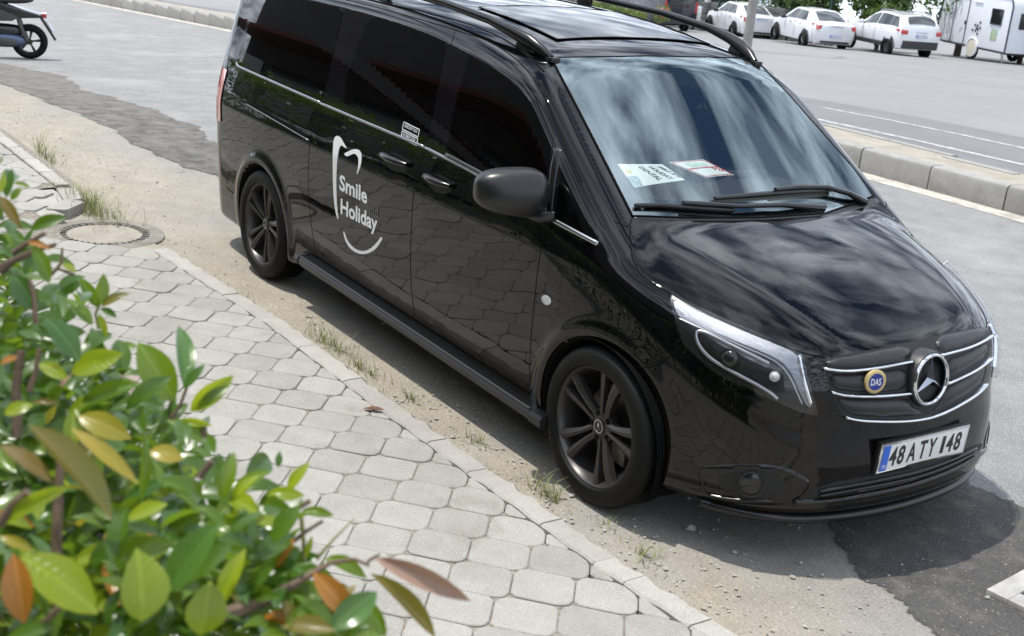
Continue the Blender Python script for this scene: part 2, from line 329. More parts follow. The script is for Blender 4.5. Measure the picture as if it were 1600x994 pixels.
def paver_mesh(poly):
    top = round_poly(inset_poly(poly, .0062)); mid = round_poly(inset_poly(poly, .0022)); n = len(top)
    V = [(x, y, 0) for x, y in top]+[(x, y, -.0035) for x, y in mid]+[(x, y, -.028) for x, y in mid]
    fs = [tuple(range(n))]+[(n+i, n+(i+1) % n, (i+1) % n, i) for i in range(n)]+[(2*n+i, 2*n+(i+1) % n, n+(i+1) % n, n+i) for i in range(n)]
    return V, fs
def to_w(p): return a1*p[0]+b1*p[1]
tile = [tuple(to_w(p)) for p in HALF]
if sum(tile[k][0]*tile[(k+1) % 6][1]-tile[(k+1) % 6][0]*tile[k][1] for k in range(6)) < 0: tile = tile[::-1]
def clip_poly(poly, ax, val, keep_less):
    out_ = []; n = len(poly)
    for i in range(n):
        p, q = poly[i], poly[(i+1) % n]; ip = (p[ax] <= val) == keep_less; iq = (q[ax] <= val) == keep_less
        if ip: out_.append(p)
        if ip != iq: t_ = (val-p[ax])/(q[ax]-p[ax]); out_.append(tuple(p[k]+(q[k]-p[k])*t_ for k in (0, 1)))
    return out_
KY = lambda x: float(np.interp(x, [-9, -5.6, -4, -2.4, -1, .7, 1.3, 4], [-1.60, -1.58, -1.475, -1.37, -1.37, -1.33, -1.27, -1.2]))   # pavement edge of the kerb
MH = np.array([-4.62, -1.56])
cands = []
for i in range(-70, 40):
    for j in range(-40, 60):
        c = base+a1*(PA*i+SHF*j)+b1*(PB*j)
        if c[1] > KY(c[0])+.09 or c[1] < -5.2 or c[0] < -10.5 or c[0] > 4.5: continue
        if np.linalg.norm((c-MH)/(1.0, 1.0)) < .52: continue
        if -5.9 < c[0] < -4.05 and c[1] > -1.83: 
            if not (c[0] < -5.45 and c[1] < -1.62): continue
        uv_, dp = project([(c[0], c[1], SWZ)]); u_, v_ = uv_[0]
        vis = dp[0] > .3 and -70 < u_ < 1650 and -60 < v_ < 1070 and not (u_ < 300 and v_ > 640) and not (u_ < 120 and v_ > 480)
        cands.append((vis, dp[0], c))
vis_c = sorted([c for c in cands if c[0]], key=lambda c: c[1]); ind = vis_c[:300]; rest = vis_c[300:]+[c for c in cands if not c[0]]
pm = None; prng = random.Random(5); bulk = MB()
pink = ground_at(232, 600, SWZ)[:2]
for n_, grp in enumerate((ind, rest)):
    for vis, dp, c in grp:
        ky = KY(c[0]); poly = [(p[0]+c[0], p[1]+c[1]) for p in tile]; cut = any(p[1] > ky for p in poly)
        if cut:
            poly = clip_poly(poly, 1, ky, True)
            if len(poly) < 3: continue
            ar = .5*abs(sum(poly[k][0]*poly[(k+1) % len(poly)][1]-poly[(k+1) % len(poly)][0]*poly[k][1] for k in range(len(poly))))
            if ar < .004: continue
        zt = SWZ+prng.uniform(-.003, .003)
        if n_ == 1:
            V, fs = paver_mesh([(p[0]-c[0], p[1]-c[1]) for p in poly]); bulk.add([(v[0]+c[0], v[1]+c[1], v[2]+zt) for v in V], fs); continue
        is_p = np.linalg.norm(c-pink) < .24 and c[1] < pink[1]+.06
        if cut or pm is None or is_p:
            V, fs = paver_mesh([(p[0]-c[0], p[1]-c[1]) for p in (poly if cut else [(q[0]+c[0], q[1]+c[1]) for q in tile])])
            o = mesh_obj('paver', V, fs, M_PAVER_PINK if is_p else M_PAVER, SW_, smooth=False)
            if not cut and not is_p: pm = o
        else: o = dup(pm, SW_)
        o.location = (c[0], c[1], zt); o.rotation_euler = (prng.uniform(-.008, .008), prng.uniform(-.008, .008), prng.uniform(-.01, .01))
b_ = bulk.build('paver', M_PAVER, SW_, fix=False); b_['kind'] = 'stuff'
# near kerb: low worn stones
KE = tag(sheet('kerb', np.linspace(-3.9, 4, 14), lambda x: (KY(x)+.004, KY(x)+.10), .02, M_KERB, nv=1), kind='structure')
def near_stone(x0, x1, seed, top=.095, wid=.125):
    r = random.Random(seed); k = 7; V = []; fs = []; n = 6
    for i in range(k+1):
        x = x0+(x1-x0)*i/k; y = KY(x)+.004; e = .005*math.sin(x*37.7)+.004*math.sin(x*91); e2 = .006*math.sin(x*53+1); h = top+.004*math.sin(x*29)
        for yy, zz_ in ((0, -.02), (0, h-.008), (.010, h), (wid-.028+e, h+e2*.4), (wid+e, h-.030+e2), (wid+.008+e*.6, -.02)): V.append((x, y+yy, zz_))
    for i in range(k):
        for j in range(n): fs.append((i*n+j, i*n+(j+1) % n, (i+1)*n+(j+1) % n, (i+1)*n+j))
    fs += [tuple(range(n))[::-1], tuple(k*n+j for j in range(n))]
    return MB().add(V, fs).build('kerb_stone', M_KERB, KE, smooth=True)
edges = [-3.92, -3.42, -2.9, -2.42, -1.93, -1.42, -.95, -.62, -.30, -.12, .22, .55, .72, 1.04, 1.34, 1.8, 2.3, 2.8, 3.3]
for i, (a, b) in enumerate(zip(edges[:-1], edges[1:])): near_stone(a+.002, b-.002, i, .090+.002*math.sin(i*2.3))
edges = [-10.2, -9.7, -9.2, -8.7, -8.2, -7.7, -7.2, -6.7, -6.2, -5.75]
for i, (a, b) in enumerate(zip(edges[:-1], edges[1:])): near_stone(a+.006, b-.004, 40+i, .10)
# broken rounded corner stones where the kerb stops before the manhole
for k, (x0, y0, rz, L_, w_) in enumerate(((-5.52, -1.54, -.18, .40, .16), (-5.20, -1.66, -.75, .34, .17))):
    m = MB(); m.prism(round_poly([(-L_/2, -w_/2), (L_/2, -w_/2+.02), (L_/2-.03, w_/2), (-L_/2+.02, w_/2-.01)], .2), -.02, .088); o = m.build('kerb_stone', M_KERB, KE, bevel=.012); o.location = (x0, y0, 0); o.rotation_euler = (0, 0, rz)
# cracked pale slab and manhole
m = MB(); m.prism(round_poly([(-5.75, -1.78), (-5.2, -1.80), (-4.95, -1.72), (-4.9, -1.86), (-4.85, -2.0), (-5.3, -2.15), (-5.8, -2.05)], .2), .0, .074); o = m.build('broken_slab', M_KERB, SW_, bevel=.01)
sl = sheet('dirt_apron', np.linspace(-6.1, -3.85, 24), lambda x: (-2.0, -1.32 if x > -5.7 else -1.62), .014 if True else 0, M_SOIL, nv=4)
m = MB(); m.prism(round_poly([(-5.95, -1.86), (-5.35, -1.88), (-5.22, -1.70), (-5.38, -1.58), (-5.95, -1.60)], .2), .0, .066); o = m.build('broken_slab', M_KERB, SW_, bevel=.01)
MHO = empty('manhole_cover', (MH[0], MH[1], -.056)); tag(MHO, 'round dusty cast iron manhole cover beside the broken kerb', 'manhole')
M_IRON = mat('dusty_iron', (.07, .066, .06), .7, metal=.3, col2=(.22, .20, .17), vscale=14, bump=.5, bscale=120, bdist=.002)
MB().lathe([(.40, 0), (.395, .070), (.385, .076), (.300, .076), (.292, .060)], 48).build('cover_frame', mat('manhole_concrete', (.22, .20, .17), .9, var=.2, vscale=9, bump=.6, bscale=90, bdist=.004), MHO, smooth=True)
MB().lathe([(.290, .060), (.288, .072), (.245, .072), (.243, .055), (.0, .050)], 48).build('cover_lid', M_IRON, MHO, smooth=True)
for k in range(36):
    a = math.radians(k*10); MB().box((.268*math.cos(a), .268*math.sin(a), .074), (.034, .012, .008), Matrix.Rotation(a, 3, 'Z')).build('cover_rib', M_IRON, MHO)
MB().lathe([(.236, .056), (.20, .064), (.1, .068), (0, .070)], 40).build('dirt_fill', M_SOIL, MHO, smooth=True)
# drain grate set in the road at the right
GO = empty('drain_grate', tuple(ground_at(1722, 950))); tag(GO, 'pale square drain grate frame in the dark road patch', 'drain grate')
GO.rotation_euler = (0, 0, .12)
M_GRT = mat('drain_concrete', (.38, .37, .35), .85, var=.2, vscale=8, bump=.5, bscale=90, bdist=.004)
for cx_, cy_, sx_, sy_ in ((-.27, 0, .09, .63), (.27, 0, .09, .63), (0, -.27, .45, .09), (0, .27, .45, .09)): MB().box((cx_, cy_, .008), (sx_, sy_, .03)).build('frame_side', M_GRT, GO, bevel=.006)
for k in range(9): MB().box((-.20+.05*k, 0, .008), (.022, .45, .02)).build('grate_bar', mat('pale_iron', (.40, .40, .39), .6, metal=.3), GO)
# loose pebbles and crumbs
pb = MB(); r = random.Random(11)
for k in range(1900):
    x = r.uniform(-10, 3.2) if k % 2 else r.uniform(-1.5, 2.6); y = KY(x)+.12+abs(r.gauss(0, .55)); s = abs(r.gauss(0, .0045))+.002
    if k % 41 == 0: s *= 1.8
    V = [(x+s*a*r.uniform(.6, 1.3), y+s*b*r.uniform(.6, 1.3), terrain(x, y)+.003+s*.6*(c+.6)) for a, b, c in ((1, 0, 0), (-1, 0, 0), (0, 1, 0), (0, -1, 0), (0, 0, 1), (0, 0, -1))]
    pb.add(V, [(0, 2, 4), (2, 1, 4), (1, 3, 4), (3, 0, 4), (2, 0, 5), (1, 2, 5), (3, 1, 5), (0, 3, 5)])
tag(pb.build('gravel', mat('pebble', (.28, .26, .23), .9, col2=(.48, .46, .42), vscale=40), fix=False), 'loose pebbles and grit scattered along the gutter', 'gravel', kind='stuff')
# weeds along the kerb
M_GRASS = mat('weed_grass', (.10, .16, .035), .6, col2=(.30, .27, .11), vscale=22)
wd = MB(); r = random.Random(3)
def tuft(p, n, h, spread):
    for _ in range(int(n*1.7)):
        a = r.uniform(0, 6.28); d = abs(r.gauss(0, spread*1.7)); b = Vector((p[0]+math.cos(a)*d*1.6, p[1]+math.sin(a)*d*.5, .0)); hh = h*r.uniform(.30, .85); ln = r.uniform(.2, 1.5)*hh; a2 = r.uniform(0, 6.28); w_ = r.uniform(.0009, .0026)
        sd_ = Vector((-math.sin(a2), math.cos(a2), 0))*w_; tip = b+Vector((math.cos(a2)*ln, math.sin(a2)*ln, hh)); md = b*.5+tip*.5+Vector((0, 0, hh*.16)); 
        wd.add([b-sd_, b+sd_, md+sd_*.8, md-sd_*.8, tip], [(0, 1, 2, 3), (3, 2, 4)])
for (u_, v_, n, h, s) in ((505, 535, 40, .10, .06), (530, 550, 30, .12, .05), (560, 575, 26, .09, .05), (580, 588, 18, .07, .04), (642, 625, 22, .08, .025), (745, 692, 20, .07, .03), (850, 770, 34, .11, .04), (865, 782, 20, .09, .03), (912, 778, 14, .08, .02), (945, 820, 14, .06, .03), (1005, 868, 20, .07, .035), (380, 470, 20, .06, .05)): tuft(ground_at(u_, v_), n, h, s)
for (u_, v_, n, h, s) in ((118, 318, 120, .20, .10), (138, 330, 150, .22, .12), (150, 340, 80, .14, .10), (72, 250, 26, .22, .05), (80, 255, 20, .16, .05), (62, 240, 16, .26, .03), (185, 345, 26, .09, .08)): tuft(ground_at(u_, v_), n, h, s)
tag(wd.build('weeds', M_GRASS, fix=False), 'thin green grass weeds growing along the kerb gutter', 'weeds', kind='stuff')
# dry leaf on the pavement
lp = ground_at(583, 643, SWZ); V = []; fs = []; k = 8
for i in range(k+1):
    t_ = i/k; wv = .016*math.sin(math.pi*min(1, t_*1.02))**.8+.001; x = -.05+.10*t_
    for s_ in (-1, 0, 1): V.append((x, s_*wv, .006+.010*abs(s_)*math.sin(t_*3)+.012*t_*t_))
for i in range(k):
    for j in range(2): fs.append((i*3+j, i*3+j+1, i*3+4+j, i*3+3+j))
dl_ = mesh_obj('dry_leaf', V, fs, mat('dry_leaf', (.16, .07, .03), .6, var=.3, vscale=60)); dl_.location = lp; dl_.rotation_euler = (0, 0, .75); sm = dl_.modifiers.new('s', 'SOLIDIFY'); sm.thickness = .0012
tag(dl_, 'curled brown dry leaf lying on the grey paving blocks', 'leaf')
# ------------------------------------------------------------ van: body as a smooth level set f(x, y, z) = 0
def spline(xs, ys):
    xs = np.array(xs, float); ys = np.array(ys, float); n = len(xs); h = np.diff(xs)
    A = np.zeros((n, n)); b = np.zeros(n); A[0, 0] = A[-1, -1] = 1
    for i in range(1, n-1):
        A[i, i-1] = h[i-1]; A[i, i] = 2*(h[i-1]+h[i]); A[i, i+1] = h[i]; b[i] = 3*((ys[i+1]-ys[i])/h[i]-(ys[i]-ys[i-1])/h[i-1])
    c = np.linalg.solve(A, b); B = (np.diff(ys)/h)-h*(2*c[:-1]+c[1:])/3; D = np.diff(c)/(3*h)
    sl1 = B[-1]+2*c[-2]*h[-1]+3*D[-1]*h[-1]**2
    def ev(x):
        x = np.asarray(x, float); i = np.clip(np.searchsorted(xs, x)-1, 0, n-2); xc = np.clip(x, xs[0], xs[-1]); d = xc-xs[i]
        r = ys[i]+B[i]*d+c[i]*d*d+D[i]*d**3
        return r+np.where(x < xs[0], (x-xs[0])*B[0], 0)+np.where(x > xs[-1], (x-xs[-1])*sl1, 0)
    return ev
def smax(a, b, k):
    h = np.maximum(k-np.abs(a-b), 0)/k; return np.maximum(a, b)+h*h*k/4
def smin(a, b, k): return -smax(-a, -b, k)
W_LOW = spline([.12, .25, .40, .60, .80, .985], [.895, .914, .930, .945, .954, .960])
W_UP = spline([.985, 1.1, 1.2, 1.35, 1.55, 1.75, 1.95], [.960, .945, .925, .889, .840, .787, .728])
ROOF = spline([-4.6, -4.2, -3.4, -2.6, -2.0, -1.5, -1.2, -.95, -.6], [1.80, 1.845, 1.885, 1.893, 1.88, 1.845, 1.808, 1.765, 1.68])
HOOD = spline([-.4, -.1, .1, .3, .5, .65, .78, .95], [1.235, 1.182, 1.138, 1.082, 1.012, .950, .885, .79])
NOSE = spline([.10, .18, .26, .36, .46, .58, .68, .76, .84, .92, 1.0, 1.1, 1.2], [.70, .83, .895, .905, .897, .884, .874, .860, .832, .78, .70, .57, .42])
YC = spline([-.4, -.115, .122, .344, .52, .665, .80], [.80, .764, .713, .640, .572, .505, .43])
HUBZ, WB, ARCH = .345, 3.43, .382
def sidew(x, z):
    ztop = np.clip(z, .985, 2.2); zl = np.clip(z, -.5, .985)
    w_ = np.where(z > .985, W_UP(ztop), W_LOW(zl))
    # soften the shoulder crease slightly
    for xc in (0.0, -WB):
        r = np.sqrt((x-xc)**2+(z-HUBZ)**2); w_ = w_+.016*np.exp(-((r-.405)/.04)**2)*(z > HUBZ-.25)
    w_ = w_-.030*np.clip((x+.05)/.6, 0, 2)**2-.035*np.clip((-3.3-x)/1.1, 0, 2)**2
    w_ = w_-.05*np.clip((x+1.2)/1.1, 0, 2)**2*np.clip((z-1.15)/.5, 0, 1.5)
    return w_
def F(P):
    x, y, z = P[:, 0], np.abs(P[:, 1]), P[:, 2]
    side = (y-sidew(x, z))*.97
    roof = (z-(ROOF(x)-.04*(y/.75)**2-.045*(y/.75)**6))*.98
    Xw = .0-1.5*(z-1.14)-.10*np.clip(z-1.14, 0, 1)*np.clip(z-1.74, -1, 0)*0-.13*y*y
    ws = (x-Xw)*.55
    zh = HOOD(x)-.012*(y/.7)**2-.035*np.clip(y/.75, 0, 1.4)**4
    hood = (z-zh)*.95
    nx = NOSE(z)-.26*y*y-.74*y**6
    sl = .52*y+4.44*y**5
    nose = (x-nx)/np.sqrt(1+sl*sl+.12)
    rearx = -4.47+.10*np.clip((z-1.0)/.9, 0, 1.2)**1.6+.14*y**4
    rear = -(x-rearx)*.97
    bot = (.20-z)
    core = smax(smax(smax(side, rear, .22), bot, .05), nose, .10)
    yc = YC(x)
    fen = (z-(HOOD(x)-.012*(yc/.7)**2-.035*np.clip(yc/.75, 0, 1.4)**4-.60*(y-yc)))*.84
    lower = smax(smax(core, hood, .05), fen, .045)
    upper = smax(smax(core, ws, .10), roof, .055)
    return smin(lower, upper, .025)
def grad(P, e=2e-3):
    g = np.zeros_like(P)
    for i in range(3):
        d = np.zeros(3); d[i] = e; g[:, i] = F(P+d)-F(P-d)
    return g/np.linalg.norm(g, axis=1)[:, None]
def march(O, D, t0, t1, steps=240):
    """first inside crossing along rays; O,D (n,3)"""
    ts = np.linspace(t0, t1, steps); n = len(D); prev = F(O+D*t0); lo = np.full(n, np.nan); hi = np.full(n, np.nan)
    for a, b in zip(ts[:-1], ts[1:]):
        cur = F(O+D*b); hit = np.isnan(lo) & (prev > 0) & (cur <= 0); lo[hit] = a; hi[hit] = b; prev = cur
    ok = ~np.isnan(lo); l = np.where(ok, lo, 0); h = np.where(ok, hi, 0)
    for _ in range(17):
        m = (l+h)/2; ins = F(O+D*m[:, None]) <= 0; h = np.where(ins, m, h); l = np.where(ins, l, m)
    return O+D*h[:, None], ok
def on_body(px):
    """pixels -> points of the van's surface"""
    D = np.array([ray(u, v) for u, v in px]); O = np.repeat(CAM[None], len(D), 0)
    P, ok = march(O, D, 3.6, 10.4, 130)
    px = np.array(px, float); c = px.mean(0)
    for k in range(1, 16):
        if ok.all(): break
        b = np.where(~ok)[0]; q = px[b]+(c-px[b])*.012*k; Db = np.array([ray(u, v) for u, v in q])
        Pb, okb = march(np.repeat(CAM[None], len(b), 0), Db, 3.6, 10.4, 130); P[b[okb]] = Pb[okb]; ok[b[okb]] = True
    return P
# --- body shell mesh: box grid pushed outward onto the level set
def shell():
    st = .0165
    xs = np.linspace(-4.3, .55, int(4.85/st)); ys = np.linspace(-.85, .85, int(1.75/st)); zs = np.linspace(.30, 1.25, int(1.0/st))
    X, Y, Z = (-4.3, .55), (-.85, .85), (.30, 1.25)
    V = []; Fc = []; idx = {}
    def key(p): return (round(p[0]*2000), round(p[1]*2000), round(p[2]*2000))
    def vid(p):
        k = key(p)
        if k not in idx: idx[k] = len(V); V.append(p)
        return idx[k]
    def sheet(A, B, fn):
        ids = [[vid(fn(a, b)) for b in B] for a in A]
        for i in range(len(A)-1):
            for j in range(len(B)-1): Fc.append((ids[i][j], ids[i+1][j], ids[i+1][j+1], ids[i][j+1]))
    sheet(xs, zs, lambda a, b: (a, Y[0], b)); sheet(xs[::-1], zs, lambda a, b: (a, Y[1], b))
    sheet(xs, ys, lambda a, b: (a, b, Z[1])); sheet(ys, zs, lambda a, b: (X[1], a, b)); sheet(ys[::-1], zs, lambda a, b: (X[0], a, b))
    sheet(xs[::-1], ys, lambda a, b: (a, b, Z[0]))
    B = np.array(V); O = np.stack([np.clip(B[:, 0], -3.9, .05), np.clip(B[:, 1], -.25, .25)*0, np.full(len(B), .72)], 1)
    D = B-O; D /= np.linalg.norm(D, axis=1)[:, None]
    l = np.zeros(len(B)); h = np.full(len(B), 2.2)
    ts = np.linspace(.05, 2.2, 64); fi = np.full(len(B), np.nan)
    for a in ts:
        v = F(O+D*a); m = np.isnan(fi) & (v > 0); fi[m] = a
    h = fi; l = fi-.0342
    for _ in range(17):
        m = (l+h)/2; ins = F(O+D*m[:, None]) <= 0; l = np.where(ins, m, l); h = np.where(ins, h, m)
    return O+D*l[:, None], np.array(Fc)
BV, BF = shell()
BN = grad(BV)
# ------------------------------------------------------------ van materials
M_PAINT = mat('black_paint', (.0016, .0017, .0022), .4, spec=0, coat=1.0, coat_rough=.018)
M_PAINT.node_tree.nodes['Principled BSDF'].inputs['Coat IOR'].default_value = 1.45
def wavy(m, sc, dist):
    t = m.node_tree; b = t.nodes['Principled BSDF']; g = t.nodes.new('ShaderNodeNewGeometry'); n = t.nodes.new('ShaderNodeTexNoise'); n.inputs['Scale'].default_value = sc; n.inputs['Detail'].default_value = 1.5
    bp = t.nodes.new('ShaderNodeBump'); bp.inputs['Strength'].default_value = 1; bp.inputs['Distance'].default_value = dist; t.links.new(g.outputs['Position'], n.inputs['Vector']); t.links.new(n.outputs[0], bp.inputs['Height']); t.links.new(bp.outputs[0], b.inputs['Normal']); t.links.new(bp.outputs[0], b.inputs['Coat Normal'])
wavy(M_PAINT, 2.2, .004)
def dusty(m, top, dust, amount):
    t = m.node_tree; b = t.nodes['Principled BSDF']; g = t.nodes.new('ShaderNodeNewGeometry'); sp = t.nodes.new('ShaderNodeSeparateXYZ'); t.links.new(g.outputs['Position'], sp.inputs[0])
    n = t.nodes.new('ShaderNodeTexNoise'); n.inputs['Scale'].default_value = 7; n.inputs['Detail'].default_value = 8; n.inputs['Roughness'].default_value = .7; t.links.new(g.outputs['Position'], n.inputs['Vector'])
    mr = t.nodes.new('ShaderNodeMapRange'); mr.inputs['From Min'].default_value = .18; mr.inputs['From Max'].default_value = top; mr.inputs['To Min'].default_value = 1; mr.inputs['To Max'].default_value = 0; t.links.new(sp.outputs[2], mr.inputs['Value'])
    ml = t.nodes.new('ShaderNodeMath'); ml.operation = 'MULTIPLY'; t.links.new(mr.outputs[0], ml.inputs[0]); t.links.new(n.outputs[0], ml.inputs[1]); m2 = t.nodes.new('ShaderNodeMath'); m2.operation = 'MULTIPLY'; m2.inputs[1].default_value = amount; t.links.new(ml.outputs[0], m2.inputs[0])
    mx_ = t.nodes.new('ShaderNodeMix'); mx_.data_type = 'RGBA'; mx_.inputs['A'].default_value = b.inputs['Base Color'].default_value; mx_.inputs['B'].default_value = (*dust, 1); t.links.new(m2.outputs[0], mx_.inputs['Factor']); t.links.new(mx_.outputs['Result'], b.inputs['Base Color'])
dusty(M_PAINT, .75, (.16, .135, .10), .10)
M_TINT = mat('tinted_glass', (.0008, .0009, .0009), .01, spec=.42)
M_WS = glass_mat('windscreen_glass', (.80, .85, .83), 2.8, refl=(.84, .97, 1.0))
M_FRIT = mat('glass_edge_black', (.004, .004, .005), .06)
M_TRIMP = mat('black_plastic', (.008, .008, .0085), .38, bump=.25, bscale=900, bdist=.0004)
M_SATIN = mat('satin_black_trim', (.007, .007, .0075), .22)
M_GREYP = mat('grey_plastic', (.022, .022, .023), .40, bump=.2, bscale=700, bdist=.0004)
M_SEAM = mat('panel_gap', (.0015, .0015, .0015), .8, spec=.1)
M_CHROME = mat('chrome', (.72, .73, .75), .08, metal=1)
M_SATCHR = mat('satin_metal', (.42, .43, .45), .28, metal=1)
M_TYRE = mat('tyre_rubber', (.004, .004, .0038), .6, spec=.22, var=.35, vscale=30, bump=.3, bscale=200, bdist=.001)
M_RIM = mat('gunmetal_rim', (.058, .054, .052), .36, metal=.5, var=.12, vscale=20)
M_DARK = mat('dark_void', (.004, .004, .004), .9, spec=.1)
M_WHITE = mat('white_vinyl', (.74, .75, .77), .35)
M_GREYV = mat('grey_vinyl', (.10, .10, .105), .4)
def densify(poly, step, closed=True):
    out_ = []; n = len(poly)
    for i in range(n if closed else n-1):
        a = np.array(poly[i], float); b = np.array(poly[(i+1) % n], float); k = max(1, int(np.ceil(np.linalg.norm(b-a)/step)))
        for j in range(k): out_.append(tuple(a+(b-a)*j/k))
    if not closed: out_.append(tuple(map(float, poly[-1])))
    return out_
def smooth_poly(poly, it=2, closed=True):
    p = [np.array(q, float) for q in poly]
    for _ in range(it):
        q = []; n = len(p)
        for i in range(n if closed else n-1):
            a, b = p[i], p[(i+1) % n]; q += [a*.75+b*.25, a*.25+b*.75]
        if not closed: q = [p[0]]+q[1:-1]+[p[-1]]
        p = q
    return [tuple(x) for x in p]
def inside(pt, poly):
    x, y = pt; c = False; n = len(poly)
    for i in range(n):
        x1, y1 = poly[i]; x2, y2 = poly[(i+1) % n]
        if (y1 > y) != (y2 > y) and x < (x2-x1)*(y-y1)/(y2-y1)+x1: c = not c
    return c
def inset_dist(pt, poly):
    p = np.array(pt); best = 1e9; n = len(poly)
    for i in range(n):
        a = np.array(poly[i]); b = np.array(poly[(i+1) % n]); d = b-a; t = np.clip(np.dot(p-a, d)/max(np.dot(d, d), 1e-9), 0, 1); best = min(best, np.linalg.norm(p-a-d*t))
    return best
def mirrored(o, parent):
    me = o.data.copy(); c = o.copy(); c.data = me; COL.objects.link(c); c.parent = parent
    bm = bmesh.new(); bm.from_mesh(me)
    for v in bm.verts: v.co.y *= -1
    bmesh.ops.reverse_faces(bm, faces=bm.faces); bm.to_mesh(me); bm.free()
    if 'custom_normal' in me.attributes: me.attributes.remove(me.attributes['custom_normal'])
    me.polygons.foreach_set('use_smooth', [True]*len(me.polygons)); me.update(); return c
def patch(name, poly, off, mt, parent=None, step=7, mirror=None, skirt=.004, surf=None, bulge=0):
    surf = surf or on_body
    bd = densify(poly, step); n = len(bd); xs = [p[0] for p in bd]; ys = [p[1] for p in bd]
    pts = list(bd)
    for gx in np.arange(min(xs)+step/2, max(xs), step):
        for gy in np.arange(min(ys)+step/2, max(ys), step):
            if inside((gx, gy), bd) and inset_dist((gx, gy), bd) > step*.45: pts.append((gx, gy))
    r = delaunay_2d_cdt([Vector(p) for p in pts], [(i, (i+1) % n) for i in range(n)], [], 1, 1e-4)
    p2 = [tuple(v) for v in r[0]]; tri = [tuple(f) for f in r[2]]
    P = surf(p2); G = grad(P); h = np.full(len(P), off)
    if bulge: h = h+np.array([bulge*(1-math.exp(-inset_dist(q, bd)/9.0)) for q in p2])
    V = [tuple(a) for a in P+G*h[:, None]]; fs = []
    for f in tri:
        a, b, c = (np.array(V[i]) for i in f[:3]); nrm = np.cross(b-a, c-a); fs.append(f if nrm @ G[f[0]] > 0 else f[::-1])
    # skirt along the rim
    cnt = {}
    for f in fs:
        for i in range(len(f)): e = (f[i], f[(i+1) % len(f)]); cnt[e] = 1
    rim = [e for e in cnt if (e[1], e[0]) not in cnt]; mp_ = {}
    for a, b in rim:
        for i in (a, b):
            if i not in mp_: mp_[i] = len(V); V.append(tuple(P[i]-G[i]*skirt))
        fs.append((b, a, mp_[a], mp_[b]))
    o = mesh_obj(name, V, fs, mt, parent)
    NN = list(map(tuple, G))+[(0, 0, 0)]*(len(V)-len(G))
    if not bulge: o.data.normals_split_custom_set_from_vertices([tuple(x) for x in NN])
    if mirror is not None: mirrored(o, mirror)
    return o
def strip(name, line, width, off, mt, parent=None, mirror=None, step=6, rise=0.0, closed=False, smooth=2, taper=False):
    ln = smooth_poly(line, smooth, closed) if smooth else line
    px = densify(ln, step, closed); P = on_body(px); G = grad(P); n = len(P); V = []; fs = []
    for i in range(n):
        a = P[(i-1) % n] if closed else P[max(i-1, 0)]; b = P[(i+1) % n] if closed else P[min(i+1, n-1)]
        t = b-a; t /= np.linalg.norm(t)+1e-9; s = np.cross(G[i], t); s /= np.linalg.norm(s)+1e-9
        w_ = width*(min(1, min(i, n-1-i)/4+.15) if taper else 1)
        for c, hgt in ((-.5, -.003), (-.42, off+rise*.35), (-.2, off+rise), (.2, off+rise), (.42, off+rise*.35), (.5, -.003)): V.append(P[i]+s*w_*c+G[i]*hgt)
    m = 6
    for i in range(n if closed else n-1):
        j = (i+1) % n
        for k in range(m-1): fs.append((i*m+k, j*m+k, j*m+k+1, i*m+k+1))
    if not closed: fs += [tuple(range(m)), tuple((n-1)*m+k for k in range(m))[::-1]]
    o = mesh_obj(name, V, fs, mt, parent, smooth=True)
    bm = bmesh.new(); bm.from_mesh(o.data); bmesh.ops.recalc_face_normals(bm, faces=bm.faces); bm.to_mesh(o.data); bm.free()
    if mirror is not None: mirrored(o, mirror)
    return o
def text_mesh(s, bold=0.0, spacing=1.0):
    cu = bpy.data.curves.new('t', 'FONT'); cu.body = s; cu.offset = bold; cu.space_character = spacing; cu.resolution_u = 3; cu.fill_mode = 'FRONT'
    o = bpy.data.objects.new('t', cu); COL.objects.link(o); bpy.context.view_layer.update()
    me = bpy.data.meshes.new_from_object(o); V = np.array([v.co[:2] for v in me.vertices]); Fq = [tuple(p.vertices) for p in me.polygons]
    bpy.data.objects.remove(o); bpy.data.meshes.remove(me); bpy.data.curves.remove(cu)
    return V, Fq
def text_decal(name, s, org, xvec, yvec, mt, parent, off=.0022, bold=0.0, fit=True, spacing=1.0, surf=None):
    """org: pixel of the baseline start; xvec: pixel vector over the whole width; yvec: pixel vector of the cap height"""
    V, Fq = text_mesh(s, bold, spacing); V[:, 0] -= V[:, 0].min(); V[:, 0] /= V[:, 0].max(); V[:, 1] /= .70
    px = [(org[0]+xvec[0]*a+yvec[0]*b, org[1]+xvec[1]*a+yvec[1]*b) for a, b in V]
    P = (surf or on_body)(px); G = grad(P); o = mesh_obj(name, P+G*off, Fq, mt, parent, smooth=False)
    return o
def flat_text(name, s, M, width, height, mt, parent, bold=0.0, spacing=1.0):
    """text lying in the plane of matrix M, centred"""
    V, Fq = text_mesh(s, bold, spacing); V[:, 0] -= V[:, 0].min(); V[:, 0] *= width/V[:, 0].max(); V[:, 1] *= height/.70
    P = [M @ Vector((a-width/2, b-height/2, 0)) for a, b in V]
    return mesh_obj(name, P, Fq, mt, parent, smooth=False)
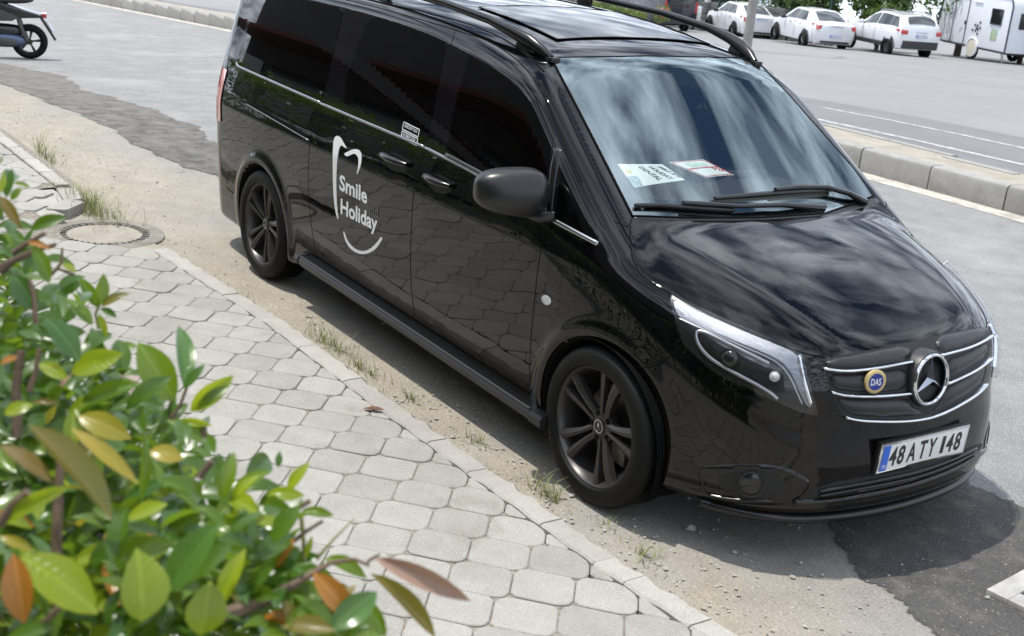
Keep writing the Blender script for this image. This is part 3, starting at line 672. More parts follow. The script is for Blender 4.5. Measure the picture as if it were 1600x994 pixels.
# ------------------------------------------------------------ van: shell split into panels
VAN = empty('parked_van'); tag(VAN, 'glossy black passenger van parked at the kerb with white tooth logo', 'van')
XF_F = [(-.5, 1.2), (-.42, 1.0)]
seam_rear = on_body([(500, 165), (488, 200), (482, 240), (481, 296), (486, 350), (493, 394)])
seam_mid = on_body([(663, 241), (648, 275), (642, 360), (641, 439), (648, 495)])
seam_frt = on_body([(858, 352), (842.6, 400), (832.4, 493), (826.6, 572), (829.5, 604)])
def seam_x(S, z): o = np.argsort(S[:, 2]); return np.interp(z, S[o, 2], S[o, 0])
def make_panels():
    V = BV.copy(); Fc = BF
    # snap to the wheel arches
    for xc in (0.0, -WB):
        dx = V[:, 0]-xc; dz = V[:, 2]-HUBZ; r = np.hypot(dx, dz); m = (np.abs(r-ARCH) < .011) & (np.abs(V[:, 1]) > .6)
        V[m, 0] = xc+dx[m]/r[m]*ARCH; V[m, 2] = HUBZ+dz[m]/r[m]*ARCH
        for _ in range(2):
            q = V[m]; g = grad(q); V[m, 1] = q[:, 1]-np.clip(F(q)/np.where(np.abs(g[:, 1]) < .3, np.sign(q[:, 1])*.9, g[:, 1]), -.02, .02)
    Nn = grad(V); c = V[Fc].mean(1); x, y, z = c[:, 0], np.abs(c[:, 1]), c[:, 2]; nf = grad(c)
    keep = np.ones(len(Fc), bool)
    for xc in (0.0, -WB): keep &= ~((np.hypot(x-xc, z-HUBZ) < ARCH-.001) & (y > .5))
    yw = np.interp(z, [1.19, 1.733], [.735, .645])
    hole = (nf[:, 0] > .42) & (z > 1.19) & (z < 1.715) & (y < yw-.035) & (x < -.1) & (x > -.93)
    keep &= ~hole
    sidef = (np.abs(nf[:, 1]) > .55)
    fd = sidef & (x > seam_x(seam_mid, z)) & (x < np.where(z > 1.15, -.155-(z-1.15)*1.30, seam_x(seam_frt, z))) & (z > .30) & (z < 1.74)
    sdr = sidef & (x <= seam_x(seam_mid, z)) & (x > seam_x(seam_rear, z)+np.clip(z-1.2, 0, 1)*.45) & (z > .30) & (z < 1.78)
    hd = (~sidef) & (nf[:, 2] > .42) & (x > -.13) & (z < 1.24) & (z > .80) & (y < YC(x)+.125) & (nf[:, 0] < .86)
    bp = (x > .40) & (z < .67) & (~hd)
    reg = np.where(hd, 1, np.where(fd & (c[:, 1] < 0), 2, np.where(fd, 3, np.where(sdr & (c[:, 1] < 0), 4, np.where(sdr, 5, np.where(bp, 6, 0))))))
    names = ['body_shell', 'hood', 'front_door', 'front_door', 'sliding_door', 'sliding_door', 'front_bumper']; outp = []
    for k, nm in enumerate(names):
        f = Fc[keep & (reg == k)]; ids = np.unique(f); rm = np.full(len(V), -1); rm[ids] = np.arange(len(ids))
        o = mesh_obj(nm, V[ids], rm[f], M_PAINT, VAN)
        o.data.normals_split_custom_set_from_vertices([tuple(q) for q in Nn[ids]]); outp.append(o)
    return outp
SHELL, HOODP, FDR, FDL, SDR, SDL, BUMP = make_panels()
# wheel arch liners
for xc in (0.0, -WB):
    for sy in (-1, 1):
        V = []; fs = []; n = 36
        for i in range(n+1):
            th = math.radians(-32+244*i/n); cx_, cz_ = xc+math.cos(th)*ARCH, HUBZ+math.sin(th)*ARCH
            yo = float(sidew(np.array([cx_]), np.array([max(cz_, .2)]))[0])
            for yy, rr_ in ((yo-.001, ARCH), (yo-.012, ARCH-.014), (.62, ARCH-.004), (.52, .25), (.52, .0)): V.append((xc+math.cos(th)*rr_, sy*yy, HUBZ+math.sin(th)*rr_))
        for i in range(n):
            for k in range(4): fs.append((i*5+k, (i+1)*5+k, (i+1)*5+k+1, i*5+k+1))
        mesh_obj('wheel_arch_liner', V, fs, M_DARK, VAN)
# ------------------------------------------------------------ wheels
def make_wheel():
    root = empty('wheel', parent=VAN)
    t = MB(); w_ = .115
    prof = [(.252, -w_+.012), (.262, -w_-.002), (.285, -w_-.008), (.310, -w_-.006), (.330, -w_+.008), (.341, -w_+.028)]
    for a in (-.06, -.02, .02, .06): prof += [(.345, a-.014), (.345, a-.005), (.337, a-.004), (.337, a+.004), (.345, a+.005)]
    prof += [(.341, w_-.028), (.330, w_-.008), (.310, w_+.006), (.285, w_+.008), (.262, w_+.002), (.252, w_-.012)]
    t.lathe(prof, 72, Matrix.Rotation(math.pi/2, 4, 'X')).build('tyre', M_TYRE, root, smooth=True)
    rm = MB(); rm.lathe([(.2575, .098), (.2575, .106), (.250, .108), (.243, .100), (.236, .07), (.226, .02), (.222, -.09), (.252, -.105)], 72, Matrix.Rotation(math.pi/2, 4, 'X'))
    rim = rm.build('rim', M_RIM, root, smooth=True)
    for k in range(5):
        for sgn in (-1, 1):
            sp = MB(); a0 = math.radians(90-14+72*k)
            def rp(r, off, y): return (r*math.cos(a0)-off*math.sin(a0), y, r*math.sin(a0)+off*math.cos(a0))
            rows = [(.045, .006, .030, -.074, -.040), (.11, .010, .034, -.088, -.05), (.18, .018, .052, -.099, -.062), (.246, .030, .074, -.103, -.07)]
            V = []; fs = []
            for r, i_, o_, yf, yb in rows: V += [rp(r, sgn*i_, yf+.004), rp(r, sgn*(i_*.55+o_*.45), yf), rp(r, sgn*o_, yf+.010), rp(r, sgn*o_, yb), rp(r, sgn*i_, yb)]
            for i in range(3):
                for j in range(5): fs.append((i*5+j, i*5+(j+1) % 5, (i+1)*5+(j+1) % 5, (i+1)*5+j))
            fs += [(0, 1, 2, 3, 4), (15, 16, 17, 18, 19)]
            sp.add(V, fs).build('spoke', M_RIM, rim, smooth=True)
    MX = Matrix.Rotation(math.pi/2, 4, 'X')
    MB().lathe([(0, .070), (.060, .070), (.074, .062), (.076, .03)], 40, MX).build('hub', M_RIM, rim, smooth=True)
    MB().lathe([(0, .079), (.026, .079), (.033, .074), (.034, .066)], 32, MX).build('hub_cap', M_SATIN, root, smooth=True)
    MB().lathe([(.030, .0745), (.030, .080), (.025, .080), (.025, .0795)], 32, MX).build('hub_ring', M_SATCHR, root, smooth=True)
    st = MB()
    for k in range(3):
        a = math.radians(90+120*k); b = a+math.radians(60); c = a-math.radians(60)
        st.add([(0, -.084, 0), (.023*math.cos(a), -.0805, .023*math.sin(a)), (.005*math.cos(b), -.0805, .005*math.sin(b)), (.005*math.cos(c), -.0805, .005*math.sin(c))], [(0, 1, 2), (0, 3, 1)])
    st.build('star', M_CHROME, root)
    for k in range(5):
        a = math.radians(90+36-14+72*k)
        MB().lathe([(0, .0665), (.009, .0665), (.012, .060)], 10, Matrix.Translation((.056*math.cos(a), -.008, .056*math.sin(a))) @ MX).build('wheel_bolt', M_DARK, rim, smooth=True)
    MB().lathe([(0, -.005), (.165, -.005), (.165, -.03), (0, -.03)], 40, MX).build('brake_disc', mat('brake_disc', (.10, .095, .09), .4, metal=.7), root, smooth=True)
    cal = MB(); cal.box((.135*math.cos(-.6), -.012, .135*math.sin(-.6)), (.06, .06, .11)); cal.build('brake_caliper', mat('caliper', (.16, .14, .11), .5, metal=.5), root, bevel=.008)
    return root
wh = make_wheel(); wh.location = (0, -.838, HUBZ)
w2 = dup_tree(wh, (-WB, -.838, HUBZ), parent=VAN)
for xc in (0.0, -WB): dup_tree(wh, (xc, .838, HUBZ), math.pi, parent=VAN)
# ------------------------------------------------------------ side glass, trim, seams
RW = [(371, 101), (500.5, 159), (506, 150), (536, 18), (531, 12), (480, 1), (414, -11), (405, -5), (399, 12), (373, 88)]
SW = [(537, 160), (662, 225), (670, 216), (698, 64), (692, 54), (588, 27), (575, 33), (543, 115)]
FW = [(699, 243), (742, 267), (800, 297), (846, 320), (850, 292), (868, 207), (860, 186), (845.5, 156), (825, 122), (797, 96), (769, 78), (747, 69), (737, 74), (707, 184)]
QW = [(868, 341), (929, 374), (936, 370), (931, 345), (916, 312), (884, 248), (881, 248), (874, 290)]
BK1 = [(366, 108), (505, 167), (668, 240), (742, 276), (868, 352), (938, 385), (942, 372), (934, 340), (914, 300), (884, 240), (866, 195), (849, 152), (827, 117), (798, 89), (770, 70), (742, 60), (700, 44), (585, 18), (538, 6), (480, -6), (410, -19), (400, -10), (394, 10), (367, 92)]
patch('window_surround', BK1, .0008, M_FRIT, SHELL, step=9, mirror=SHELL)
patch('side_window', RW, .0030, M_TINT, SHELL, step=8, mirror=SHELL)
patch('side_window', SW, .0030, M_TINT, SDR, step=8, mirror=SDL)
patch('side_window', FW, .0030, M_TINT, FDR, step=8, mirror=FDL)
patch('quarter_window', QW, .0030, M_TINT, FDR, step=7, mirror=FDL)
strip('window_divider', [(873, 232), (866, 262), (861, 300), (857, 334)], .045, .004, M_SATIN, FDR, FDL, rise=.002, smooth=1)
# door and roof seams
strip('seam', [(538, 14), (500.5, 160), (488, 200), (482, 240), (481, 296), (486, 350), (493, 394)], .007, .0006, M_SEAM, SHELL, SHELL)
strip('seam', [(712, 46), (690, 120), (664, 238), (648, 275), (642, 360), (641, 439), (648, 495)], .007, .0006, M_SEAM, SHELL, SHELL)
strip('seam', [(864, 346), (850, 372), (842.6, 400), (832.4, 493), (826.6, 572), (829.5, 604)], .006, .0006, M_SEAM, SHELL, SHELL)
strip('seam', [(346, 140), (362, 149), (384, 160)], .005, .0006, M_SEAM, SHELL, SHELL)
strip('seam', [(348, 112), (380, 131), (430, 158), (484, 180)], .004, .0005, M_SEAM, SHELL, SHELL)
strip('sliding_door_track', [(384, 159), (430, 185), (482, 215)], .030, .001, M_SEAM, SHELL, SHELL, smooth=0)
strip('track_edge', [(385, 162.5), (430, 188.5), (482, 219)], .006, .002, M_SATCHR, SHELL, SHELL, rise=.002, smooth=0)
strip('roof_gutter', [(540, 0), (600, 14), (700, 43), (760, 62), (800, 86), (830, 116), (852, 152), (880, 220), (910, 285)], .006, .0006, M_SEAM, SHELL, SHELL)
strip('roof_moulding', [(543, -7), (640, 13), (720, 33), (780, 56), (820, 82), (850, 112)], .010, .001, M_SEAM, SHELL, SHELL)
# chrome belt mouldings
strip('belt_moulding', [(370.5, 98), (371, 102.5), (376, 105.5), (430, 129.5), (500.5, 160.5)], .016, .003, M_SATCHR, SHELL, SHELL, rise=.005, smooth=1)
strip('belt_moulding', [(502, 162), (580, 195), (662.5, 229.5)], .016, .003, M_SATCHR, SDR, SDL, rise=.005, smooth=1)
strip('belt_moulding', [(665, 231), (720, 259), (775, 289)], .016, .003, M_SATCHR, FDR, FDL, rise=.005, smooth=1)
strip('window_seal', [(697, 243), (740, 266), (790, 293)], .030, .004, M_GREYP, FDR, FDL, rise=.004, smooth=1)
strip('belt_moulding', [(866, 345), (900, 363), (934, 381)], .022, .004, M_SATCHR, FDR, FDL, rise=.006, smooth=1)
# body side lower seams and front seams
strip('seam', [(983, 571.6), (1000, 575), (1018.7, 574), (1040, 563), (1066, 540)], .005, .0006, M_SEAM, SHELL, SHELL)
strip('seam', [(985, 353), (984, 380), (991, 415), (1004, 432), (1045, 458), (1100, 487), (1180, 523), (1250, 551), (1290, 560)], .006, .0006, M_SEAM, SHELL, SHELL)
strip('seam', [(988, 340), (986, 347), (981, 356), (960, 346)], .006, .0006, M_SEAM, SHELL, SHELL)
# door handles
for cxp, cyp, dr, dl in ((619, 254, SDR, SDL), (687, 287.5, FDR, FDL)):
    el = [(cxp+19*math.cos(a)-4*math.sin(a), cyp+8*math.cos(a)+13.5*math.sin(a)) for a in np.linspace(0, 2*math.pi, 25)[:-1]]
    patch('handle_recess', el, .0012, M_SATIN, dr, step=4, mirror=dl)
    pts = on_body([(cxp-17.5, cyp-13), (cxp-12, cyp-10.5), (cxp, cyp-4), (cxp+12, cyp+1), (cxp+19, cyp+4)]); g = grad(pts)
    hs = [.008, .034, .042, .038, .010]
    hb = MB(); hb.tube([Vector(p+n_*h_) for p, n_, h_ in zip(pts, g, hs)], [.015, .021, .023, .021, .015], 12, flat=.8)
    mirrored(hb.build('handle', M_SATIN, dr, smooth=True), dl)
# side indicator
el = [(854+7*math.cos(a), 469+7.5*math.sin(a)+2*math.cos(a)) for a in np.linspace(0, 2*math.pi, 21)[:-1]]
patch('side_indicator', el, .004, mat('indicator_lens', (.75, .76, .74), .15, spec=.8), SHELL, step=3, mirror=SHELL, bulge=.006)
# tail lamp wrapping the rear corner
tl = MB()
for sy in (-1, 1):
    V = []; fs = []; nz, na = 14, 7
    D = []; O = []
    for i in range(nz+1):
        z = .86+.34*i/nz
        for j in range(na+1):
            a = math.radians(200+41*j/na); O.append((-3.6, 0, z)); D.append((math.cos(a), sy*abs(math.sin(a))*1.0, 0))
    O = np.array(O, float); D = np.array(D, float); l = np.zeros(len(O)); h = np.full(len(O), 1.6)
    for _ in range(26):
        m_ = (l+h)/2; ins = F(O+D*m_[:, None]) <= 0; l = np.where(ins, m_, l); h = np.where(ins, h, m_)
    P = O+D*l[:, None]; P = P+grad(P)*.006
    for i in range(nz):
        for j in range(na): fs.append((i*(na+1)+j, i*(na+1)+j+1, (i+1)*(na+1)+j+1, (i+1)*(na+1)+j))
    t_ = mesh_obj('tail_lamp', P, fs, mat('tail_lamp_red', (.65, .06, .02), .12, coat=1), VAN)
# ------------------------------------------------------------ logo and stickers on the side
def Z(c, org=(320, 200), s=3.975): return [(org[0]+a/s, org[1]+b/s) for a, b in c]
patch('tooth_logo', smooth_poly(Z([(885, 130), (862, 92), (845, 60), (822, 46), (803, 65), (797, 130), (796, 250), (800, 400), (808, 490), (820, 550), (833, 574), (823, 500), (818, 400), (819, 250), (830, 150), (842, 112), (852, 107), (866, 118)]), 1), .0022, M_WHITE, SDR, step=3.5)
patch('tooth_logo', smooth_poly(Z([(865, 160), (885, 150), (915, 135), (945, 130), (968, 145), (976, 180), (970, 235), (948, 290), (945, 284), (955, 240), (957, 190), (946, 168), (925, 158), (900, 172), (880, 178)]), 1), .0022, M_WHITE, SDR, step=3.5)
patch('tooth_logo', smooth_poly(Z([(860, 645), (868, 645), (885, 700), (920, 742), (965, 766), (1010, 762), (1050, 735), (1080, 700), (1095, 675), (1105, 685), (1090, 715), (1060, 755), (1015, 780), (970, 785), (920, 764), (880, 718)]), 1), .0022, M_WHITE, SDR, step=3.5)
q = 3.975
text_decal('lettering', 'Smile', (320+838/q, 200+380/q), (172/q, 90/q), (2/q, -92/q), M_WHITE, SDR, bold=.028)
text_decal('lettering', 'Holiday', (320+845/q, 200+528/q), (228/q, 112/q), (2/q, -90/q), M_WHITE, SDR, bold=.028)
text_decal('lettering', 'and', (320+1010/q, 200+522/q), (68/q, 36/q), (2/q, -68/q), M_GREYV, SDR)
for (qd, tx) in (([(632, 191), (656.3, 203), (654, 214.5), (629.5, 202)], "PLEASE DON'T TOUCH"), ([(629, 205), (653.5, 217), (651.5, 228), (627.5, 216)], 'AUTOMATIC DOOR')):
    strip('sticker_frame', [*qd], .0045, .0042, M_WHITE, SDR, closed=True, smooth=0, step=2.5)
    a, b, c, d = (np.array(v, float) for v in qd); o_ = d*.62+a*.38+(b-a)*.10
    text_decal('lettering', tx, o_-(0, .6), (c-d)*.80, (a-d)*.42, M_WHITE, SDR, off=.0045, bold=.01)
# ------------------------------------------------------------ windscreen
WSO = [(861, 91), (1020, 88.5), (1179, 92), (1234, 151), (1291, 216), (1335, 266), (1364, 307), (1290, 334), (1182, 341), (1080, 341), (988, 338), (940, 243), (900, 165)]
ws_surf = on_body
WS = patch('windscreen', WSO, .004, M_WS, VAN, step=11, surf=ws_surf)
c_ = np.array([1118, 222]); wsi = [(880, 103), (1020, 101), (1168, 104), (1221, 158), (1278, 222), (1316, 264), (1332, 297), (1270, 312), (1180, 316), (1080, 316), (1003, 311), (985, 285), (955, 243), (917, 170)]
def ring_patch(name, outer, inner, off, mt, parent, step=7):
    ou = densify(outer, step); inn = densify(smooth_poly(inner, 2), step); n, m = len(ou), len(inn)
    r = delaunay_2d_cdt([Vector(p) for p in ou+inn], [(i, (i+1) % n) for i in range(n)]+[(n+i, n+(i+1) % m) for i in range(m)], [], 0, 1e-4)
    p2 = [tuple(v) for v in r[0]]; tri = [f for f in r[2] if inside(np.mean([p2[i] for i in f], 0), ou) and not inside(np.mean([p2[i] for i in f], 0), inn)]
    P = ws_surf(p2); G = grad(P); V = P+G*off
    fs = [tuple(f) if np.cross(V[f[1]]-V[f[0]], V[f[2]]-V[f[0]]) @ G[f[0]] > 0 else tuple(f)[::-1] for f in tri]
    return mesh_obj(name, V, fs, mt, parent)
ring_patch('black_edge_band', WSO, wsi, .0015, M_FRIT, WS)
strip('windscreen_seal', WSO, .010, .004, M_SEAM, WS, closed=True, smooth=0, rise=.002)
sens = [(1035, 104), (1075, 102), (1112, 108), (1122, 118), (1112, 131), (1085, 134), (1055, 128), (1040, 116)]
patch('sensor_housing', smooth_poly(sens, 2), -.012, M_DARK, WS, step=8, skirt=.05, surf=ws_surf)
# ------------------------------------------------------------ cabin behind the glass
M_DASH = mat('dashboard_plastic', (.035, .037, .038), .7, bump=.2, bscale=400, bdist=.0006)
M_SEAT = mat('seat_fabric', (.02, .02, .021), .9)
db = MB(); nx_, ny_ = 14, 20; V = []; fs = []
for i in range(nx_+1):
    for j in range(ny_+1):
        yy = -.80+1.60*j/ny_; xx = -.80+.62*i/nx_-.10*(yy/.8)**2+.10*(i/nx_); zz_ = 1.185-.05*(i/nx_)**2+.035*math.exp(-((yy-.40)/.2)**2)*(1-i/nx_)
        V.append((xx, yy, zz_))
for i in range(nx_):
    for j in range(ny_): k = i*(ny_+1)+j; fs.append((k, k+ny_+1, k+ny_+2, k+1))
b0 = len(V)
for j in range(ny_+1): V.append((V[j][0]+.02, V[j][1], .55))
for j in range(ny_): fs.append((j+1, b0+j+1, b0+j, j))
mesh_obj('dashboard', V, fs, M_DASH, VAN)
for yy in (-.42, .42):
    sb = MB(); sb.box((-1.30, yy, .80), (.16, .50, .75), Matrix.Rotation(-.2, 3, 'Y'), .85); sb.box((-1.02, yy, .52), (.55, .50, .16))
    st_ = sb.build('front_seat', M_SEAT, VAN, bevel=.05)
    MB().box((-1.40, yy, 1.30), (.10, .28, .20), Matrix.Rotation(-.15, 3, 'Y'), .85).build('headrest', M_SEAT, st_, bevel=.04)
sw = MB(); Ms = Matrix.Translation((-.72, .42, 1.07)) @ Matrix.Rotation(math.radians(-62), 4, 'Y')
sw.lathe([(.185+.014*math.cos(a), .014*math.sin(a)) for a in np.linspace(0, 2*math.pi, 9)[:-1]], 36, Ms, close=True)
for a in (0, 2.3, -2.3): sw.tube([Ms @ Vector((0, 0, -.02)), Ms @ Vector((.18*math.cos(a), .18*math.sin(a), 0))], .018, 6)
sw.build('steering_wheel', M_SEAT, VAN, smooth=True)
# papers lying on the dashboard against the glass
M_PAPER = mat('paper', (.80, .82, .80), .75); M_INK = mat('ink', (.05, .05, .055), .8); M_RINK = mat('red_ink', (.55, .04, .03), .7); M_QR = mat('blue_grey_print', (.12, .22, .30), .7, col2=(.65, .72, .72), vscale=160)
M_YINK = mat('yellow_ink', (.75, .62, .15), .7)
def paper(name, quad, zc, label):
    Pb = on_body(quad); Gb = grad(Pb); P = [Vector(p-g*z_) for p, g, z_ in zip(Pb, Gb, zc)]
    n_ = (P[1]-P[0]).cross(P[3]-P[0]).normalized(); n_ = n_ if n_.z > 0 else -n_
    def uv(a, b, h=0.0): return (P[0]*(1-a)+P[1]*a)*(1-b)+(P[3]*(1-a)+P[2]*a)*b+n_*(h+.004*math.sin(3*a)*math.sin(2.5*b))
    V = []; fs = []; k = 8
    for h in (0, -.0006):
        for i in range(k+1):
            for j in range(k+1): V.append(uv(i/k, j/k, h))
    m = (k+1)**2
    for i in range(k):
        for j in range(k): a = i*(k+1)+j; fs += [(a, a+k+1, a+k+2, a+1), (m+a+1, m+a+k+2, m+a+k+1, m+a)]
    o = mesh_obj(name, V, fs, M_PAPER); tag(o, label, 'paper')
    return o, uv
def uv_quad(name, uv, a0, b0_, a1, b1, mt, parent, h=.0012):
    k = 5; V = [uv(a0+(a1-a0)*i/k, b0_+(b1-b0_)*j/k, h) for i in range(k+1) for j in range(k+1)]
    return mesh_obj(name, V, [(i*(k+1)+j, (i+1)*(k+1)+j, (i+1)*(k+1)+j+1, i*(k+1)+j+1) for i in range(k) for j in range(k)], mt, parent)
def uv_text(s, uv, o0, dx, dy, mt, parent, h=.0014):
    V, Fq = text_mesh(s, .012); V[:, 0] -= V[:, 0].min(); V[:, 0] /= V[:, 0].max(); V[:, 1] /= .7
    mesh_obj('lettering', [uv(o0[0]+dx[0]*a+dy[0]*b, o0[1]+dx[1]*a+dy[1]*b, h) for a, b in V], Fq, mt, parent, smooth=False)
pz = 1.128
p1, uv1 = paper('paper_sheet', [(971, 245), (1042, 244), (1075, 274), (985, 289)], [.045, .05, .03, .022], 'white printed sheet with dark lines of text behind the windscreen')
for k, s in enumerate(('SMILE AND', 'HOLIDAY', 'DENTAL')): uv_text(s, uv1, (.80-.20*k, .16), (.16, .72), (.10, -.02), M_INK, p1)
uv_quad('blue_print', uv1, .03, .55, .26, .97, M_QR, p1); uv_quad('yellow_print', uv1, .10, .28, .2, .40, M_YINK, p1)
p2, uv2 = paper('paper_card', [(1053, 241), (1110, 234.5), (1153, 265), (1108, 270)], [.05, .06, .035, .03], 'white card with red border and red lettering behind the windscreen')
for a0, b0_, a1, b1 in ((.02, .03, .98, .06), (.02, .94, .98, .97), (.02, .03, .05, .97), (.95, .03, .98, .97), (.05, .46, .95, .52)): uv_quad('red_border', uv2, a0, b0_, a1, b1, M_RINK, p2)
uv_quad('green_print', uv2, .25, .15, .75, .40, mat('green_print', (.25, .5, .35), .7, col2=(.75, .78, .75), vscale=60), p2)
uv_text('VIP', uv2, (.62, .62), (.30, .22), (.12, -.16), M_RINK, p2)
# ------------------------------------------------------------ wipers
def body_tube(name, px, rad, lift, mt, parent, n=8, flat=1.0):
    P = on_body(px); G = grad(P); lf = lift if hasattr(lift, '__len__') else [lift]*len(px)
    return MB().tube([Vector(p+g*h) for p, g, h in zip(P, G, lf)], rad, n, flat).build(name, mt, parent, smooth=True)
WPR = empty('wiper', parent=VAN)
body_tube('wiper_blade', [(990, 325), (1030, 325), (1070, 328), (1110, 331), (1144, 333)], [.009, .012, .013, .012, .009], .016, M_SATIN, WPR)
body_tube('wiper_arm', [(1062, 326), (1090, 328), (1150, 330), (1220, 328), (1284, 328)], [.010, .013, .010, .012, .02], [.035, .035, .03, .03, .01], M_SATIN, WPR)
WPL = empty('wiper', parent=VAN)
body_tube('wiper_blade', [(1114, 314), (1160, 310), (1207, 306), (1250, 303), (1295, 301)], [.009, .012, .013, .012, .009], .016, M_SATIN, WPL)
body_tube('wiper_arm', [(1205, 305), (1240, 301), (1285, 301), (1320, 309), (1350, 319)], [.010, .013, .012, .013, .02], [.035, .035, .035, .03, .01], M_SATIN, WPL)
# cowl strip under the glass
strip('cowl', [(1372, 313), (1340, 323), (1290, 334), (1182, 341.5), (1080, 342), (990, 339)], .03, .002, M_TRIMP, VAN, smooth=1)
# ------------------------------------------------------------ grille
def Z6(c): return [(1200+a/3.975, 480+b/3.975) for a, b in c]
def Z5(c): return [(980+a/3.975, 380+b/3.975) for a, b in c]
def Z8(c): return [(1000+a/2.667, 700+b/2.667) for a, b in c]
M_GRILLE = mat('grille_plastic', (.016, .016, .018), .42)
M_GRDK = mat('grille_gap', (.005, .005, .005), .6)
GR = patch('grille', smooth_poly(Z6([(338, 318), (600, 275), (850, 225), (1100, 165), (1378, 112), (1386, 180), (1345, 470), (1290, 540), (1150, 625), (980, 700), (700, 722), (480, 690), (400, 570)]), 1), .0015, M_GRDK, BUMP, step=8)
for poly in ([(350, 330), (600, 290), (880, 232), (880, 330), (700, 362), (500, 380), (360, 372)], [(1030, 190), (1200, 152), (1362, 122), (1366, 165), (1200, 248), (1060, 285)],
             [(375, 415), (520, 415), (700, 398), (862, 375), (858, 510), (700, 528), (520, 524), (398, 505)], [(1105, 325), (1230, 285), (1362, 215), (1355, 295), (1230, 385), (1108, 445)],
             [(410, 560), (520, 568), (700, 572), (862, 560), (890, 610), (930, 640), (960, 665), (750, 682), (600, 678), (482, 655)], [(1100, 500), (1230, 438), (1348, 350), (1325, 455), (1270, 515), (1150, 590), (1010, 650), (1060, 610)]):
    patch('grille_slat', smooth_poly(Z6(poly), 1), .004, M_GRILLE, GR, step=6, bulge=.016)
for ln in ([(337, 385), (420, 396), (500, 397), (600, 388), (700, 375), (880, 344)], [(1056, 306), (1200, 268), (1290, 232), (1374, 182)], [(385, 523), (440, 540), (520, 548), (700, 548), (866, 530)],
           [(1094, 470), (1230, 410), (1300, 368), (1366, 315)], [(473, 678), (520, 692), (600, 700), (750, 704), (860, 700), (980, 684), (1080, 645), (1150, 610), (1240, 558), (1300, 512), (1332, 474)]):
    strip('chrome_bar', Z6(ln), .014, .016, M_CHROME, GR, rise=.010, smooth=2, step=4)
# star
star_c = Vector(at_plane(1450.5, 592, 1, 0.0)); star_c.x += .01
star_c = Vector(at_plane(1450.5, 592, 0, star_c.x))
MS = Matrix.Translation(star_c) @ Matrix.Rotation(math.radians(83), 4, 'Y')
SE = empty('star_emblem', parent=VAN)
MB().lathe([(0, -.02), (.094, -.02), (.096, .0), (.096, .004)], 48, MS).build('emblem_plate', mat('emblem_black', (.004, .004, .005), .06), SE, smooth=True)
MB().lathe([(.116, -.075), (.114, -.01), (.108, .010), (.098, .012), (.096, -.01)], 48, MS).build('emblem_housing', M_GRILLE, SE, smooth=True)
MB().lathe([(.0965+.0080*math.cos(a), .012+.010*math.sin(a)) for a in np.linspace(0, 2*math.pi, 11)[:-1]], 64, MS, close=True).build('emblem_ring', M_CHROME, SE, smooth=True)
st = MB()
for k in range(3):
    a = math.pi+k*2*math.pi/3; b = a+math.pi/3; c = a-math.pi/3
    P = [MS @ Vector((0, 0, .030)), MS @ Vector((.096*math.cos(a), .096*math.sin(a), .010)), MS @ Vector((.018*math.cos(b), .018*math.sin(b), .006)), MS @ Vector((.018*math.cos(c), .018*math.sin(c), .006))]
    st.add(P, [(0, 1, 2), (0, 3, 1)])
st.build('emblem_star', M_CHROME, SE)
# round badge
bd = Vector(on_body([(1360, 592)])[0]); MBd = Matrix.Translation(bd+Vector((.030, -.006, .0))) @ Matrix.Rotation(math.radians(-14), 4, 'Z') @ Matrix.Rotation(math.radians(86), 4, 'Y')
BG = empty('round_badge', parent=VAN)
MB().lathe([(0, -.01), (.046, -.01), (.046, .002), (.043, .004), (.033, .004), (.033, .002)], 40, MBd).build('badge_rim', mat('badge_gold', (.55, .43, .20), .35, metal=.3), BG, smooth=True)
MB().lathe([(0, .0035), (.0332, .0035)], 40, MBd).build('badge_field', mat('badge_blue', (.02, .035, .25), .3), BG)
flat_text('lettering', 'DAS', MBd @ Matrix.Translation((0, 0, .0045)) @ Matrix.Rotation(math.pi/2, 4, 'Z'), .046, .026, M_WHITE, BG, bold=.02)
# ------------------------------------------------------------ headlamps
HL = Z5([(256, 312), (350, 365), (450, 420), (700, 530), (900, 612), (1080, 688), (1098, 780), (1125, 890), (1160, 1000), (1172, 1050), (1150, 1062), (1060, 1040), (930, 978), (760, 905), (590, 832), (450, 720), (350, 622), (305, 490)])
M_HLDK = mat('lamp_interior', (.012, .012, .013), .25)
M_HLCH = mat('lamp_reflector', (.24, .25, .27), .25, metal=1, bump=1.0, bscale=220, bdist=.002)
M_HLGL = glass_mat('lamp_cover', (.93, .94, .95), 1.45)
HLP = patch('headlamp', smooth_poly(HL, 1), .001, M_HLDK, VAN, step=6)
HLPL = mirrored(HLP, VAN)
patch('light_guide', smooth_poly(Z5([(275, 335), (450, 432), (700, 540), (900, 622), (1062, 690), (1085, 790), (1110, 890), (1150, 1010), (1120, 1020), (1085, 960), (1058, 890), (1015, 800), (960, 735), (850, 680), (700, 620), (540, 555), (430, 510), (318, 462)]), 1), .003, M_HLCH, HLP, step=5, mirror=HLPL)
strip('lamp_trim', Z5([(1066, 700), (1078, 770), (1092, 840), (1112, 910), (1138, 1000)]), .016, .006, M_CHROME, HLP, HLPL, rise=.006, step=4)
strip('lamp_trim', Z5([(320, 468), (430, 520), (560, 575), (700, 636), (850, 700), (950, 755), (1010, 830), (1050, 920), (1085, 1000)]), .008, .004, M_SATCHR, HLP, HLPL, rise=.004, step=4)
strip('lamp_trim', Z5([(880, 748), (760, 690), (640, 630), (540, 580), (470, 548), (432, 548), (428, 580), (445, 630), (490, 690), (560, 745), (700, 822), (830, 890), (900, 935), (935, 968)]), .015, .004, M_SATCHR, HLP, HLPL, rise=.006, step=4)
